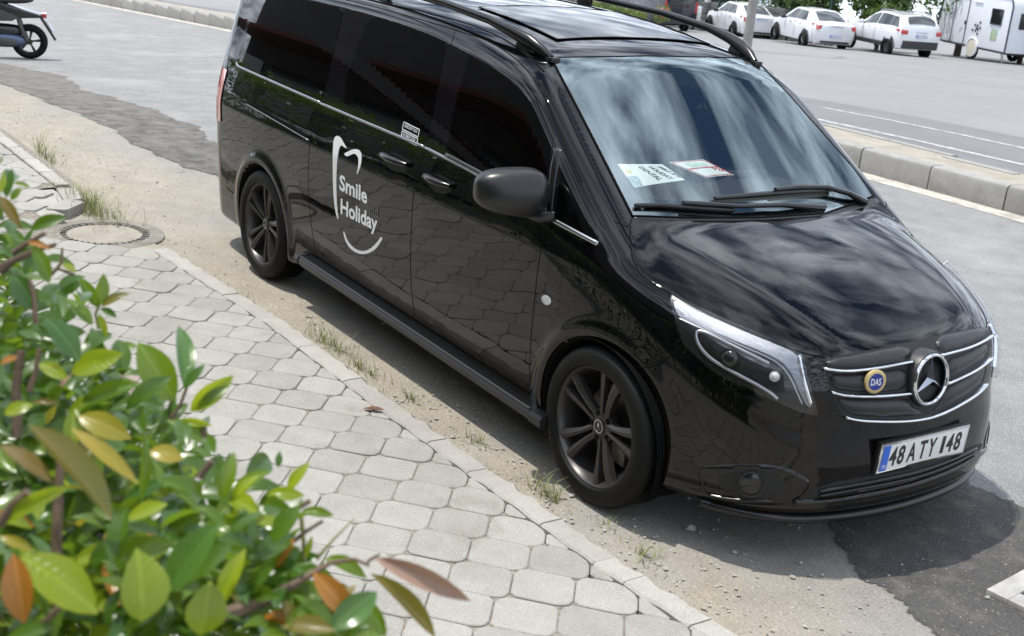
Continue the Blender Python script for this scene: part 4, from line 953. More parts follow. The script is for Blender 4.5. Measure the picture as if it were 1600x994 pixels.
patch('projector_bay', smooth_poly(Z5([(520, 600), (640, 650), (800, 730), (920, 800), (950, 860), (900, 900), (780, 850), (640, 780), (560, 710)]), 2), .0025, mat('lamp_glass_dark', (.02, .022, .024), .08, spec=.8), HLP, step=5, mirror=HLPL)
for (a, b, r) in ((915, 828, .016), (640, 715, .030)):
    p = on_body(Z5([(a, b)])); g = grad(p)[0]; R_ = Vector(g).to_track_quat('Z', 'Y').to_matrix().to_4x4()
    ml = Matrix.Translation(Vector(p[0])) @ R_
    lens = MB().lathe([(r*1.25, .001), (r*1.2, .008), (r, .008), (r*.9, .012), (r*.5, .017), (0, .018)], 24, ml).build('projector_lens', mat('lens_white', (.55, .56, .56), .1, spec=1) if r == .016 else mat('lens_dark', (.012, .013, .014), .06, spec=.7), HLP, smooth=True)
    mirrored(lens, HLPL)
patch('lamp_cover', smooth_poly(HL, 1), .024, M_HLGL, HLP, step=6, mirror=HLPL, skirt=.0)
# ------------------------------------------------------------ bumper: intake, fog lamp, lip
patch('lower_intake', smooth_poly(Z8([(690, 205), (760, 150), (960, 118), (1150, 85), (1330, 15), (1418, -22), (1430, -12), (1390, 40), (1280, 90), (1100, 140), (900, 180), (760, 205)]), 1), .0015, M_GRDK, BUMP, step=6)
for d in (0, 1):
    strip('intake_slat', Z8([(745, 178+d*18), (950, 140+d*20), (1150, 100+d*20), (1290, 50+d*18), (1395, 0+d*14)]), .014, .003, M_TRIMP, BUMP, rise=.012, smooth=2, step=5)
FOG = Z8([(240, 100), (262, 74), (420, 66), (590, 70), (690, 120), (712, 152), (680, 195), (620, 236), (470, 238), (310, 218), (262, 170)])
patch('fog_lamp_bezel', smooth_poly(FOG, 2), .002, M_PAINT, BUMP, step=5, mirror=BUMP, bulge=.003)
patch('fog_lamp_recess', smooth_poly(Z8([(320, 118), (400, 96), (540, 98), (610, 132), (600, 190), (520, 214), (400, 206), (340, 172)]), 2), .0095, M_GRDK, BUMP, step=5, mirror=BUMP)
p = on_body(Z8([(462, 146)])); g = grad(p)[0]; g = g*.6+np.array([.9, -.35, 0])*.4; ml = Matrix.Translation(Vector(p[0])) @ Vector(g).to_track_quat('Z', 'Y').to_matrix().to_4x4()
fl = MB().lathe([(.052, .0), (.052, .018), (.046, .018), (.043, .012), (.03, .016), (0, .018)], 32, ml).build('fog_lamp', mat('fog_lens', (.012, .0125, .013), .12, spec=.6), BUMP, smooth=True); mirrored(fl, BUMP)
strip('light_strip', Z8([(290, 192), (360, 206), (440, 213), (545, 216)]), .014, .010, M_SATIN, BUMP, BUMP, rise=.006, smooth=1, step=5)
strip('bumper_crease', Z8([(640, 226), (760, 226), (950, 196), (1150, 150), (1330, 82), (1432, 8)]), .03, .002, M_PAINT, BUMP, rise=.012, smooth=2, step=6)
# front lip
V = []; fs = []; k = 48
for i in range(k+1):
    yy = -.80+1.6*i/k; xx = float(NOSE(np.array([.24]))[0])-.26*yy*yy-.74*abs(yy)**6
    for dx, zz_ in ((-.03, .232), (.000, .226), (.008, .212), (.000, .196), (-.05, .190)): V.append((xx+dx, yy, zz_))
for i in range(k):
    for j in range(4): fs.append((i*5+j, (i+1)*5+j, (i+1)*5+j+1, i*5+j+1))
lip = mesh_obj('front_lip', V, fs, M_SATIN, BUMP)
# ------------------------------------------------------------ number plate
pc = Vector((.905, 0, .467)); MP = Matrix.Translation(pc) @ Matrix.Rotation(math.radians(3), 4, 'Y') @ Matrix.Rotation(math.pi/2, 4, 'Y') @ Matrix.Rotation(math.pi/2, 4, 'Z')
NP = empty('number_plate', parent=VAN)
def rbox(name, w_, h_, z0, z1, mt, parent, M, cx=0, cy=0, bev=.003): 
    m = MB(); m.prism([(cx-w_/2, cy-h_/2), (cx+w_/2, cy-h_/2), (cx+w_/2, cy+h_/2), (cx-w_/2, cy+h_/2)], z0, z1, M); return m.build(name, mt, parent, bevel=bev)
rbox('plate_holder', .545, .135, -.022, -.002, M_TRIMP, NP, MP)
rbox('plate_frame', .534, .126, -.002, .004, M_CHROME, NP, MP)
rbox('plate_surface', .512, .108, .003, .0055, mat('plate_white', (.72, .72, .70), .3), NP, MP, bev=.001)
rbox('plate_band', .040, .108, .0055, .0065, mat('plate_blue', (.02, .12, .55), .3), NP, MP, -.236, 0, .0003)
M_PLINK = mat('plate_black', (.012, .012, .013), .4)
T = MP @ Matrix.Translation((0, 0, .0068))
flat_text('lettering', 'TR', T @ Matrix.Translation((-.236, -.036, .0002)), .026, .018, M_WHITE, NP)
for s, cx_, w_ in (('4', -.190, .042), ('8', -.142, .040), ('A', -.078, .050), ('T', -.012, .044), ('Y', .044, .048), ('1', .112, .020), ('4', .156, .042), ('8', .206, .040)): flat_text('lettering', s, T @ Matrix.Translation((cx_, .002, 0)), w_, .078, M_PLINK, NP, bold=0 if s == '1' else .024)
# ------------------------------------------------------------ mirrors
def superell(M, ax, n1=.8, n2=.85, nu=28, nv=18, warp=None):
    V = []; fs = []
    sg = lambda v, p: math.copysign(abs(v)**p, v)
    for i in range(nv+1):
        ph = -math.pi/2+math.pi*i/nv
        for j in range(nu):
            th = 2*math.pi*j/nu; p = [sg(math.cos(ph), n1)*sg(math.cos(th), n2), sg(math.cos(ph), n1)*sg(math.sin(th), n2), sg(math.sin(ph), n1)]
            if warp: p = warp(p)
            V.append(M @ Vector((p[0]*ax[0], p[1]*ax[1], p[2]*ax[2])))
    for i in range(nv):
        for j in range(nu): fs.append((i*nu+j, i*nu+(j+1) % nu, (i+1)*nu+(j+1) % nu, (i+1)*nu+j))
    return V, fs
mc = Vector(at_plane(797, 299, 1, -1.10)); MROT = Matrix.Rotation(math.radians(-16), 4, 'Z')
MM = Matrix.Translation(mc) @ MROT
def mw(p):
    x, y, z = p; t_ = (y+1)/2          # y=-1 is the outer end
    zs = (1-.22*(1-t_)**1.5) if z > 0 else (1-.30*(1-t_)**1.5); x2 = x*(1-.25*(1-t_)**2) if x > 0 else x*.55
    return (x2*(1-.18*max(0, z)-.12*max(0, -z)), y, z*zs+.05*(1-t_)-.02)
V, fs = superell(MM, (.115, .158, .108), .60, .66, nu=40, nv=26, warp=mw)
MIR = mesh_obj('mirror_housing', V, fs, mat('mirror_plastic', (.012, .012, .013), .34, bump=.15, bscale=900, bdist=.0003), VAN)
mg = MB(); MG = Matrix.Translation(mc+Vector((-.058, 0, 0))) @ Matrix.Rotation(math.radians(-12), 4, 'Z') @ Matrix.Rotation(math.radians(-90), 4, 'Y')
mg.lathe([(0, .006), (.8, .006), (.9, .0)], 32, MG @ Matrix.Diagonal((.095, .140, 1, 1))); g_ = mg.build('mirror_glass', mat('mirror_glass', (.8, .82, .83), .02, metal=1), MIR, smooth=True)
a_ = mc+Vector((.0, .08, -.085)); b_ = Vector(on_body([(861, 338)])[0])+Vector((0, .02, 0))
arm = MB().tube([a_, a_*.5+b_*.5+Vector((0, 0, -.02)), b_], [.036, .030, .036], 12, flat=.7).build('mirror_arm', M_GREYP, MIR, smooth=True)
# ------------------------------------------------------------ roof: rails, glass panel, aerial
def roof_z(x, y):
    z = np.linspace(1.4, 2.0, 200); v = F(np.stack([np.full(200, x), np.full(200, y), z], 1)); return float(z[np.argmax(v > 0)])
rp = []
for (x, y, lift) in ((-.965, .640, .004), (-1.02, .655, .020), (-1.10, .672, .042), (-1.22, .690, .060), (-1.40, .703, .070), (-1.8, .712, .074), (-2.6, .715, .075), (-3.3, .705, .074), (-3.8, .69, .068), (-4.0, .68, .05), (-4.12, .67, .004)):
    rp.append(Vector((x, -y, roof_z(x, -y)+lift)))
rl = MB().tube(rp, [.017, .025, .031, .026, .020]+[.017]*4+[.022, .018], 12, flat=1.1).build('roof_rail', M_SATIN, VAN, smooth=True); RLL = mirrored(rl, VAN)
for xx in (-1.12, -2.5, -4.0):
    y_ = -.69 if xx < -1.2 else -.672
    f_ = MB().box((xx, y_, roof_z(xx, y_)+.02), (.16, .035, .06), None, .7).build('rail_foot', M_SATIN, rl, bevel=.008); mirrored(f_, RLL)
rc = MB().box((-.955, -.637, roof_z(-.955, -.637)+.004), (.05, .05, .022)).build('rail_end_cap', M_TRIMP, rl, bevel=.006); mirrored(rc, RLL)
V = []; fs = []; nx_, ny_ = 12, 14; xs_ = np.linspace(-1.15, -1.85, nx_+1); ys_ = np.linspace(-.48, .48, ny_+1)
for x in xs_:
    for y in ys_: V.append((x, y, roof_z(x, y)))
G = grad(np.array(V)); V = np.array(V)+G*.005
for i in range(nx_):
    for j in range(ny_): a = i*(ny_+1)+j; fs.append((a, a+1, a+ny_+2, a+ny_+1))
sr_ = mesh_obj('sunroof', V, fs, M_FRIT, VAN); sr_.data.normals_split_custom_set_from_vertices([tuple(x) for x in G])
b_ = [(-1.15, -.48), (-1.15, .48), (-1.85, .48), (-1.85, -.48)]
line = [Vector((x, y, roof_z(x, y)+.004)) for (x0, y0), (x1, y1) in zip(b_, b_[1:]+b_[:1]) for x, y in [(x0+(x1-x0)*t, y0+(y1-y0)*t) for t in np.linspace(0, 1, 12)[:-1]]]
MB().tube(line+[line[0]], .006, 6, flat=.5).build('sunroof_seal', M_SEAM, sr_, smooth=True)
# ------------------------------------------------------------ side steps
sx0, sx1 = -2.85, -.31
for sy in (-1, 1):
    SB = empty('side_step', parent=VAN)
    def stepz(x): return .318-.045*(x-sx0)/(sx1-sx0)
    prof = [(.86, -.004), (.945, .0), (.972, -.006), (.984, -.022), (.980, -.046), (.96, -.058), (.86, -.058)]
    def run(name, x0, x1, mt, grow=0, endtap=False):
        V = []; fs = []; xs_ = np.linspace(x0, x1, 9); n = len(prof)
        for x in xs_:
            for (y, z) in prof: V.append((x, sy*(y+grow), stepz(x)+z+(grow if z > -.03 else -grow)))
        for i in range(8):
            for j in range(n): fs.append((i*n+j, i*n+(j+1) % n, (i+1)*n+(j+1) % n, (i+1)*n+j))
        fs += [tuple(range(n)), tuple(8*n+j for j in range(n))]
        return MB().add(V, fs).build(name, mt, SB, smooth=True)
    run('step_board', sx0+.05, sx1-.09, M_SATIN)
    run('end_cap', sx0, sx0+.05, M_GREYP, .004); run('end_cap', sx1-.09, sx1, M_GREYP, .004)
    ed = MB().tube([(x, sy*.971, stepz(x)-.002) for x in np.linspace(sx0+.06, sx1-.1, 8)], .006, 6).build('step_edge', M_SATCHR if False else M_GREYP, SB, smooth=True)
# floor pan, axles and exhaust shade under the body are covered by the shell itself
# ------------------------------------------------------------ parked cars across the road
M_WCAR = mat('white_car_paint', (.74, .75, .77), .3, coat=1, coat_rough=.03)
M_CGLASS = mat('car_glass', (.05, .058, .062), .05, spec=.7)
M_CBLK = mat('car_black_plastic', (.03, .03, .032), .6)
M_ALLOY = mat('alloy_wheel', (.45, .46, .47), .35, metal=.8)
M_RLAMP = mat('red_lamp', (.50, .03, .03), .15, coat=1); M_PLT = mat('small_plate', (.38, .42, .55), .4, col2=(.62, .64, .68), vscale=14)
def loft_body(name, st, m, parent, nsub=2):
    """st: list of (x, [(y, z) half section from sill to roof centre])"""
    n = len(st[0][1]); V = []; fs = []; full = []
    for x, sec in st:
        ring = [(x, -y, z) for y, z in sec]+[(x, y, z) for y, z in sec[::-1][1 if sec[-1][0] == 0 else 0:]]; full.append(ring); V += ring
    k = len(full[0])
    for i in range(len(st)-1):
        for j in range(k-1): fs.append((i*k+j, (i+1)*k+j, (i+1)*k+j+1, i*k+j+1))
        fs.append((i*k+k-1, (i+1)*k+k-1, (i+1)*k, i*k))
    fs += [tuple(range(k)), tuple((len(st)-1)*k+j for j in range(k))[::-1]]
    o = MB().add(V, fs).build(name, m, parent, smooth=True, fix=True)
    return o
def lerp_sec(st, x):
    xs_ = [s[0] for s in st]
    i = max(0, min(len(st)-2, int(np.searchsorted(xs_, x))-1)); t_ = (x-xs_[i])/(xs_[i+1]-xs_[i]); return [(a[0]+(b[0]-a[0])*t_, a[1]+(b[1]-a[1])*t_) for a, b in zip(st[i][1], st[i+1][1])]
def dense(st, n=46):
    xs_ = np.array([s[0] for s in st]); xd = np.linspace(xs_[0], xs_[-1], n); k = len(st[0][1]); out_ = []
    Y_ = [spline(xs_, [s[1][j][0] for s in st]) for j in range(k)]; Z_ = [spline(xs_, [s[1][j][1] for s in st]) for j in range(k)]
    for x in xd:
        sec = [(max(0, float(Y_[j](x))), float(Z_[j](x))) for j in range(k)]; sec[-1] = (0, sec[-1][1]); out_.append((float(x), sec))
    return out_
def car_wheel(parent, x, y, r, side, nsp=5):
    w_ = empty('wheel', (x, y, r), parent=parent); MX = Matrix.Rotation(math.pi/2*side, 4, 'X')
    MB().lathe([(r*.62, -.09), (r*.9, -.10), (r, -.07), (r, .07), (r*.9, .10), (r*.66, .095)], 28, MX).build('tyre', M_TYRE, w_, smooth=True)
    MB().lathe([(r*.66, .095), (r*.60, .07), (r*.52, .05), (0, .04)], 28, MX).build('rim', mat('dark_wheel', (.03, .03, .03), .6), w_, smooth=True)
    for k in range(nsp):
        a = 2*math.pi*k/nsp; MB().box((0, 0, 0), (.10*r/.3, .02, r*.62)).build('spoke', M_ALLOY, w_)
        s = w_.children[-1]; s.matrix_local = Matrix.Translation((r*.31*math.cos(a), -.078*side, r*.31*math.sin(a))) @ Matrix.Rotation(math.pi/2-a, 4, 'Y')
    MB().lathe([(r*.63, .097), (r*.60, .100), (r*.55, .09)], 28, MX).build('rim_lip', M_ALLOY, w_, smooth=True)
    return w_
def side_glass(o, st, x0, x1, j0, j1, f0, f1, m, parent, name='side_window', slant0=0, slant1=0, n=6):
    """glass between section points j0+f0 and j1+f1, from x0 to x1, both sides"""
    for sy in (-1, 1):
        V = []; fs = []
        for i in range(n+1):
            for b in range(4):
                t_ = b/3; x = (x0+slant0*t_)+((x1+slant1*t_)-(x0+slant0*t_))*i/n; sec = lerp_sec(st, x)
                pa = np.array(sec[j0])*(1-f0)+np.array(sec[j0+1])*f0; pb_ = np.array(sec[j1])*(1-f1)+np.array(sec[j1+1])*f1; p = pa+(pb_-pa)*t_
                V.append((x, sy*(p[0]+.012), p[1]+.004))
        for i in range(n):
            for b in range(3): a = i*4+b; fs.append((a, a+4, a+5, a+1))
        MB().add(V, fs).build(name, m, parent, smooth=True)
def end_patch(st, xs_, ws_, zoff, m, parent, name):
    """patch over the car's end, running across (roof centre line heights at xs_)"""
    V = []; fs = []; n = len(xs_)
    for x, hw in zip(xs_, ws_):
        sec = lerp_sec(st, x); zc = sec[-1][1]; ze = sec[-2][1]; ye = sec[-2][0]
        for t_ in (-1, -.5, 0, .5, 1): y = hw*t_; V.append((x-.010, y, zc+(ze-zc)*(abs(y)/max(ye, .1))**2+zoff))
    for i in range(n-1):
        for j in range(4): a = i*5+j; fs.append((a, a+5, a+6, a+1))
    return MB().add(V, fs).build(name, m, parent, smooth=True)
def make_car(kind, loc, heading, label):
    R = empty({'sedan': 'parked_sedan', 'suv': 'parked_suv'}[kind], loc, heading); tag(R, label, 'car')
    if kind == 'sedan':
        L_, wb, r = 4.44, 2.65, .31; xr = -.85   # rear axle at x=0
        st = [(-.97, [(.55, .34), (.70, .45), (.70, .62), (.66, .80), (.60, .93), (0, .95)]), (-.90, [(.72, .24), (.83, .42), (.84, .66), (.80, .88), (.70, .99), (0, 1.02)]), (-.62, [(.80, .20), (.865, .42), (.875, .72), (.84, .92), (.72, 1.03), (0, 1.06)]),
              (-.30, [(.82, .19), (.87, .42), (.88, .75), (.85, .94), (.66, 1.16), (0, 1.19)]), (.25, [(.82, .19), (.87, .42), (.88, .76), (.86, .95), (.60, 1.38), (0, 1.42)]), (.9, [(.82, .19), (.87, .42), (.88, .76), (.86, .95), (.60, 1.43), (0, 1.465)]),
              (1.55, [(.82, .19), (.87, .42), (.88, .75), (.86, .94), (.58, 1.40), (0, 1.44)]), (2.15, [(.82, .19), (.87, .42), (.88, .74), (.86, .92), (.66, 1.10), (0, 1.15)]), (2.5, [(.82, .19), (.87, .42), (.87, .72), (.84, .88), (.70, .95), (0, .99)]),
              (3.1, [(.78, .2), (.84, .42), (.83, .64), (.78, .80), (.62, .87), (0, .90)]), (3.42, [(.60, .25), (.68, .42), (.66, .58), (.60, .68), (.5, .74), (0, .76)])]
        glass = dict(a=(.02, 1.92), top=.82); rw = ([-.52, -.3, 0, .2], [.60, .57, .52, .48]); plate = (-.985, .50)
    else:
        L_, wb, r = 4.33, 2.63, .345
        st = [(-.84, [(.60, .40), (.74, .50), (.74, .72), (.70, .92), (.62, 1.05), (0, 1.08)]), (-.78, [(.74, .32), (.86, .50), (.88, .75), (.86, 1.0), (.74, 1.18), (0, 1.22)]), (-.62, [(.82, .28), (.88, .50), (.895, .80), (.88, 1.03), (.66, 1.40), (0, 1.46)]),
              (-.25, [(.84, .27), (.89, .50), (.90, .82), (.88, 1.05), (.64, 1.52), (0, 1.57)]), (.5, [(.84, .27), (.89, .50), (.90, .82), (.88, 1.04), (.64, 1.57), (0, 1.61)]), (1.2, [(.84, .27), (.89, .50), (.90, .80), (.88, 1.02), (.62, 1.55), (0, 1.595)]),
              (1.75, [(.84, .27), (.89, .50), (.90, .79), (.87, .99), (.64, 1.33), (0, 1.39)]), (2.2, [(.84, .27), (.89, .50), (.90, .78), (.86, .97), (.72, 1.07), (0, 1.12)]), (2.8, [(.82, .28), (.88, .50), (.88, .74), (.83, .92), (.68, .99), (0, 1.03)]),
              (3.3, [(.74, .3), (.82, .5), (.80, .68), (.74, .82), (.6, .88), (0, .91)]), (3.5, [(.60, .34), (.66, .5), (.64, .62), (.58, .7), (.5, .76), (0, .78)])]
        rw = ([-.76, -.70, -.62, -.50], [.60, .62, .60, .54]); plate = (-.86, .80)
    sd_ = dense(st); loft_body('body', sd_, M_WCAR, R)
    if kind == 'sedan':
        side_glass(None, sd_, .10, .98, 3, 3, .10, .86, M_CGLASS, R, slant0=.28, slant1=-.02); side_glass(None, sd_, 1.03, 2.05, 3, 3, .10, .86, M_CGLASS, R, slant1=-.52)
    else:
        side_glass(None, sd_, -.42, .98, 3, 3, .10, .86, M_CGLASS, R, slant0=.22, slant1=-.02); side_glass(None, sd_, 1.04, 2.10, 3, 3, .10, .86, M_CGLASS, R, slant1=-.45)
    end_patch(sd_, rw[0], rw[1], .012, M_CGLASS, R, 'rear_window')
    fx = [2.28, 2.0, 1.75, 1.6] if kind == 'sedan' else [2.25, 2.0, 1.75, 1.45]
    V = end_patch(sd_, fx, [.62, .60, .56, .52], .012, M_CGLASS, R, 'windscreen')
    for xx in (0, wb):
        for s in (-1, 1):
            car_wheel(R, xx, s*(.80 if kind == 'sedan' else .81), r, 1 if s < 0 else -1)
            MB().lathe([(0, .004), (r*1.14, .004)], 28, Matrix.Translation((xx, s*(.884 if kind == 'sedan' else .905), r+.02)) @ Matrix.Rotation(math.pi/2*(1 if s < 0 else -1), 4, 'X')).build('wheel_arch', M_CBLK, R)
            R.children[-1].scale = (1, 1, 1)
    for s in (-1, 1):
        if kind == 'sedan':
            MB().prism([(-.98, .72), (-.70, .86), (-.45, .90), (-.50, .98), (-.92, .93)], -.02, .02, Matrix.Translation((0, s*.842, 0)) @ Matrix.Rotation(math.pi/2, 4, 'X') @ Matrix.Translation((0, 0, 0))).build('tail_lamp', M_RLAMP, R, bevel=.006)
            MB().box((-.935, s*.66, .84), (.05, .24, .15)).build('tail_lamp', M_RLAMP, R, bevel=.01)
        else:
            MB().box((-.80, s*.76, .93), (.10, .24, .16)).build('tail_lamp', M_RLAMP, R, bevel=.02)
            MB().prism([(-.83, .86), (-.40, .96), (-.42, 1.03), (-.82, 1.02)], -.02, .02, Matrix.Translation((0, s*.882, 0)) @ Matrix.Rotation(math.pi/2, 4, 'X')).build('tail_lamp', M_RLAMP, R, bevel=.006)
            MB().tube([(-.35, s*.60, 1.56), (-.2, s*.60, 1.62), (.5, s*.59, 1.66), (1.1, s*.58, 1.63), (1.3, s*.57, 1.58)], .02, 6).build('roof_rail', M_SATCHR, R, smooth=True)
        mm_ = superell(Matrix.Translation((1.92, s*.98, .98 if kind == 'sedan' else 1.06)), (.07, .11, .08)); mesh_obj('door_mirror', *mm_, M_CBLK if kind == 'sedan' else M_WCAR, R)
        MB().box((1.92, s*.88, .94 if kind == 'sedan' else 1.02), (.06, .12, .04)).build('mirror_arm', M_CBLK, R)
        for hx in (.55, 1.45): MB().box((hx, s*.885, .86 if kind == 'sedan' else .94), (.20, .03, .03)).build('door_handle', M_WCAR if kind == 'sedan' else M_WCAR, R, bevel=.008)
        MB().box((1.02, s*(.878 if kind == 'sedan' else .898), .62), (.008, .01, .62)).build('door_seam', M_SEAM, R)
    if kind == 'suv':
        MB().box((-.79, 0, .46), (.16, 1.60, .30)).build('rear_bumper', M_CBLK, R, bevel=.04)
        for s in (-1, 1):
            MB().box((1.3, s*.885, .36), (1.9, .05, .16)).build('side_cladding', M_CBLK, R, bevel=.02)
    else:
        MB().box((-.93, 0, .27), (.10, 1.25, .08)).build('bumper_valance', M_CBLK, R, bevel=.02)
    px_, pz_ = plate; MB().box((px_-.015, .0, pz_), (.015, .50, .11)).build('number_plate', M_PLT, R)
    MB().box((px_-.0235, .235, pz_), (.003, .04, .11)).build('plate_band', mat('plate_blue', (.02, .12, .55), .3), R)
    MB().box((px_+.01, 0, pz_+.14 if kind == 'suv' else pz_+.38), (.02, .55, .02)).build('boot_trim', M_SATCHR, R)
    bx_ = MB().box((1.3, 0, .42), (3.3, 1.3, .36)).build('underbody', M_CBLK, R)
    return R
def rear_left(u, v, head, ytrack):
    """origin (rear axle middle) from the pixel where the rear left wheel stands"""
    p = ground_at(u, v); return (p[0]+math.sin(head)*ytrack, p[1]-math.cos(head)*ytrack, terrain(p[0], p[1]))
H1, H2, H3 = math.radians(164), math.radians(160), math.radians(162)
make_car('suv', rear_left(1387, 84, H1, .81), H1, 'white parked crossover with black lower bumper beside the caravan')
make_car('sedan', rear_left(1257, 71, H2, .80), H2, 'white parked sedan next to the crossover with rear plate low on bumper')
S1 = make_car('sedan', rear_left(1147, 56, H3, .80), H3, 'white parked sedan partly hidden behind the concrete pole')
for o in S1.children:
    if o.name.startswith(('number_plate', 'plate_band', 'boot_trim')): o.location.z += .36; o.location.x += .03
# white minibus behind the van's roof rail
def make_minibus(loc, heading):
    R = empty('parked_minibus', loc, heading); tag(R, 'white parked minibus with dark windows behind the roof rail', 'van')
    st = dense([(-.95, [(.80, .32), (.90, .5), (.93, .9), (.92, 1.15), (.86, 1.85), (0, 1.93)]), (-.85, [(.85, .28), (.94, .5), (.96, .9), (.95, 1.15), (.86, 1.92), (0, 1.99)]), (1, [(.85, .28), (.95, .5), (.97, .9), (.96, 1.15), (.86, 1.94), (0, 2.0)]), (2.4, [(.85, .28), (.95, .5), (.97, .9), (.96, 1.12), (.84, 1.90), (0, 1.97)]),
                (3.1, [(.85, .28), (.94, .5), (.96, .9), (.94, 1.10), (.78, 1.5), (0, 1.58)]), (3.5, [(.82, .28), (.92, .5), (.93, .85), (.88, 1.02), (.72, 1.12), (0, 1.18)]), (4.0, [(.66, .3), (.74, .5), (.72, .75), (.66, .9), (.56, .98), (0, 1.0)])], 40)
    loft_body('body', st, M_WCAR, R)
    for x0, x1 in ((-.75, .55), (.65, 1.75), (1.85, 2.9)): side_glass(None, st, x0, x1, 3, 3, .08, .80, M_CGLASS, R, slant1=-.4 if x1 > 2.5 else 0)
    for xx in (0, 3.1):
        for s in (-1, 1): car_wheel(R, xx, s*.86, .33, 1 if s < 0 else -1)
    for s in (-1, 1): MB().box((-.93, s*.82, 1.0), (.06, .12, .42)).build('tail_lamp', M_RLAMP, R, bevel=.01)
    MB().box((-.98, 0, 1.45), (.02, 1.4, .55)).build('rear_window', M_CGLASS, R, bevel=.01); MB().box((-.97, 0, .48), (.08, 1.7, .2)).build('rear_bumper', M_CBLK, R, bevel=.03)
make_minibus(rear_left(1082, 46, math.radians(176), .86), math.radians(176))
# dark blue panel van further along
def make_dark_van(loc, heading):
    R = empty('parked_panel_van', loc, heading); tag(R, 'dark navy panel van between the shrub and the white minibus', 'van')
    st = dense([(-.95, [(.80, .32), (.90, .5), (.93, .9), (.92, 1.2), (.86, 1.95), (0, 2.03)]), (-.8, [(.85, .28), (.94, .5), (.96, .9), (.95, 1.2), (.86, 2.0), (0, 2.08)]), (2.4, [(.85, .28), (.95, .5), (.97, .9), (.96, 1.15), (.84, 1.98), (0, 2.05)]), (3.1, [(.85, .28), (.94, .5), (.96, .9), (.94, 1.10), (.78, 1.5), (0, 1.58)]), (3.9, [(.66, .3), (.74, .5), (.72, .75), (.66, .9), (.56, .98), (0, 1.0)])], 30)
    loft_body('body', st, mat('navy_paint', (.010, .012, .025), .3, coat=1), R)
    for xx in (0, 3.1):
        for s in (-1, 1): car_wheel(R, xx, s*.86, .33, 1 if s < 0 else -1)
    MB().box((-.985, 0, 1.5), (.02, 1.4, .6)).build('rear_window', M_CGLASS, R, bevel=.01)
    for s in (-1, 1): MB().box((-.93, s*.84, 1.1), (.06, .12, .5)).build('tail_lamp', M_RLAMP, R, bevel=.01)
make_dark_van(rear_left(1018, 44, math.radians(172), .86), math.radians(172))
# ------------------------------------------------------------ caravan
cp = ground_at(1566, 99); best = None
for th in np.linspace(math.radians(100), math.radians(160), 121):
    q_, _ = project([(cp[0]+4.9*math.cos(th), cp[1]+4.9*math.sin(th), cp[2]+.35)]); e = abs(q_[0][0]-1464)
    if best is None or e < best[0]: best = (e, th)
th = best[1]; CV = empty('caravan', tuple(cp), th); tag(CV, 'white touring caravan with dark trimmed corners at right edge', 'caravan')
M_CARA = mat('caravan_white', (.74, .76, .80), .45); M_CTRIM = mat('caravan_trim', (.05, .055, .075), .5); M_CWIN = mat('caravan_window', (.018, .018, .02), .15)
def rprism(poly, y0, y1): return MB().prism(poly, y0, y1, Matrix.Rotation(math.pi/2, 4, 'X'))
CL, CWd, CH0, CH1 = 4.9, 2.1, .40, 2.55
prof = [(0, CH0), (0, CH1-.35), (.10, CH1-.12), (.30, CH1), (CL-.3, CH1), (CL-.06, CH1-.15), (CL+.10, 1.6), (CL+.10, 1.0), (CL, CH0)]
rprism(prof, .0, CWd).build('body', M_CARA, CV, bevel=.03)       # local y from 0 to -CWd: near side is y = 0 or -CWd
side_y = .008
for o_ in (0,):
    pl = [(0.0, CH0), (0, CH1-.35), (.10, CH1-.12), (.30, CH1), (CL-.3, CH1), (CL-.06, CH1-.15), (CL+.10, 1.6), (CL+.10, 1.0), (CL, CH0)]
    for yy in (.012, -CWd-.012): MB().tube([(x, yy, z) for x, z in pl]+[(pl[0][0], yy, pl[0][1])], .035, 6).build('corner_trim', M_CTRIM, CV, smooth=True)
    for y0 in (.012,):
        dx0, dx1 = CL*.60, CL*.80
        MB().tube([(dx0, y0, CH0+.02), (dx0, y0, 2.22), (dx0+.08, y0, 2.30), (dx1-.08, y0, 2.30), (dx1, y0, 2.22), (dx1, y0, CH0+.02), (dx0, y0, CH0+.02)], .022, 5).build('door_frame', M_CTRIM, CV)
        MB().box((dx0+.08, y0+.02, 1.3), (.05, .04, .16)).build('door_handle', M_CBLK, CV, bevel=.008)
        MB().box((CL*.19, y0, 1.72), (.70, .03, .58)).build('window', M_CWIN, CV, bevel=.012)
        MB().tube([(CL*.19-.36, y0+.012, 1.42), (CL*.19+.36, y0+.012, 1.42), (CL*.19+.36, y0+.012, 2.02), (CL*.19-.36, y0+.012, 2.02), (CL*.19-.36, y0+.012, 1.42)], .025, 5).build('window_frame', M_CTRIM, CV)
        MB().box((CL*.47, y0, 2.18), (.55, .06, .05)).build('step_lamp', M_CARA, CV, bevel=.01)
        fl_ = MB()
        for k in range(9): a = k*2.4; rr_ = .05+.035*k; fl_.prism([(rr_*math.cos(a)+.07*math.cos(b), rr_*math.sin(a)*.9+.05*math.sin(b)) for b in np.linspace(0, 6.28, 8)[:-1]], 0, .004, Matrix.Translation((CL*.43, y0+.004+k*.0004, 1.16)) @ Matrix.Rotation(-math.pi/2, 4, 'X'))
        fl_.build('flower_decal', M_CTRIM, CV)
        MB().box((CL*.19, y0-.004, 1.02), (.42, .02, .46)).build('sticker', mat('sticker_print', (.20, .36, .32), .5, col2=(.55, .55, .32), vscale=6), CV, bevel=.01)
MB().box((-.012, -CWd*.5, 1.66), (.03, 1.3, .62)).build('front_window', M_CWIN, CV, bevel=.02)
car_wheel(CV, CL*.46, -.14, .33, -1); car_wheel(CV, CL*.46, -CWd+.14, .33, 1)
MB().lathe([(.40, 0), (.40, .05), (.34, .06), (.34, 0)], 24, Matrix.Translation((CL*.46, 0, .38)) @ Matrix.Rotation(-math.pi/2, 4, 'X')).build('wheel_arch', M_CARA, CV, smooth=True)
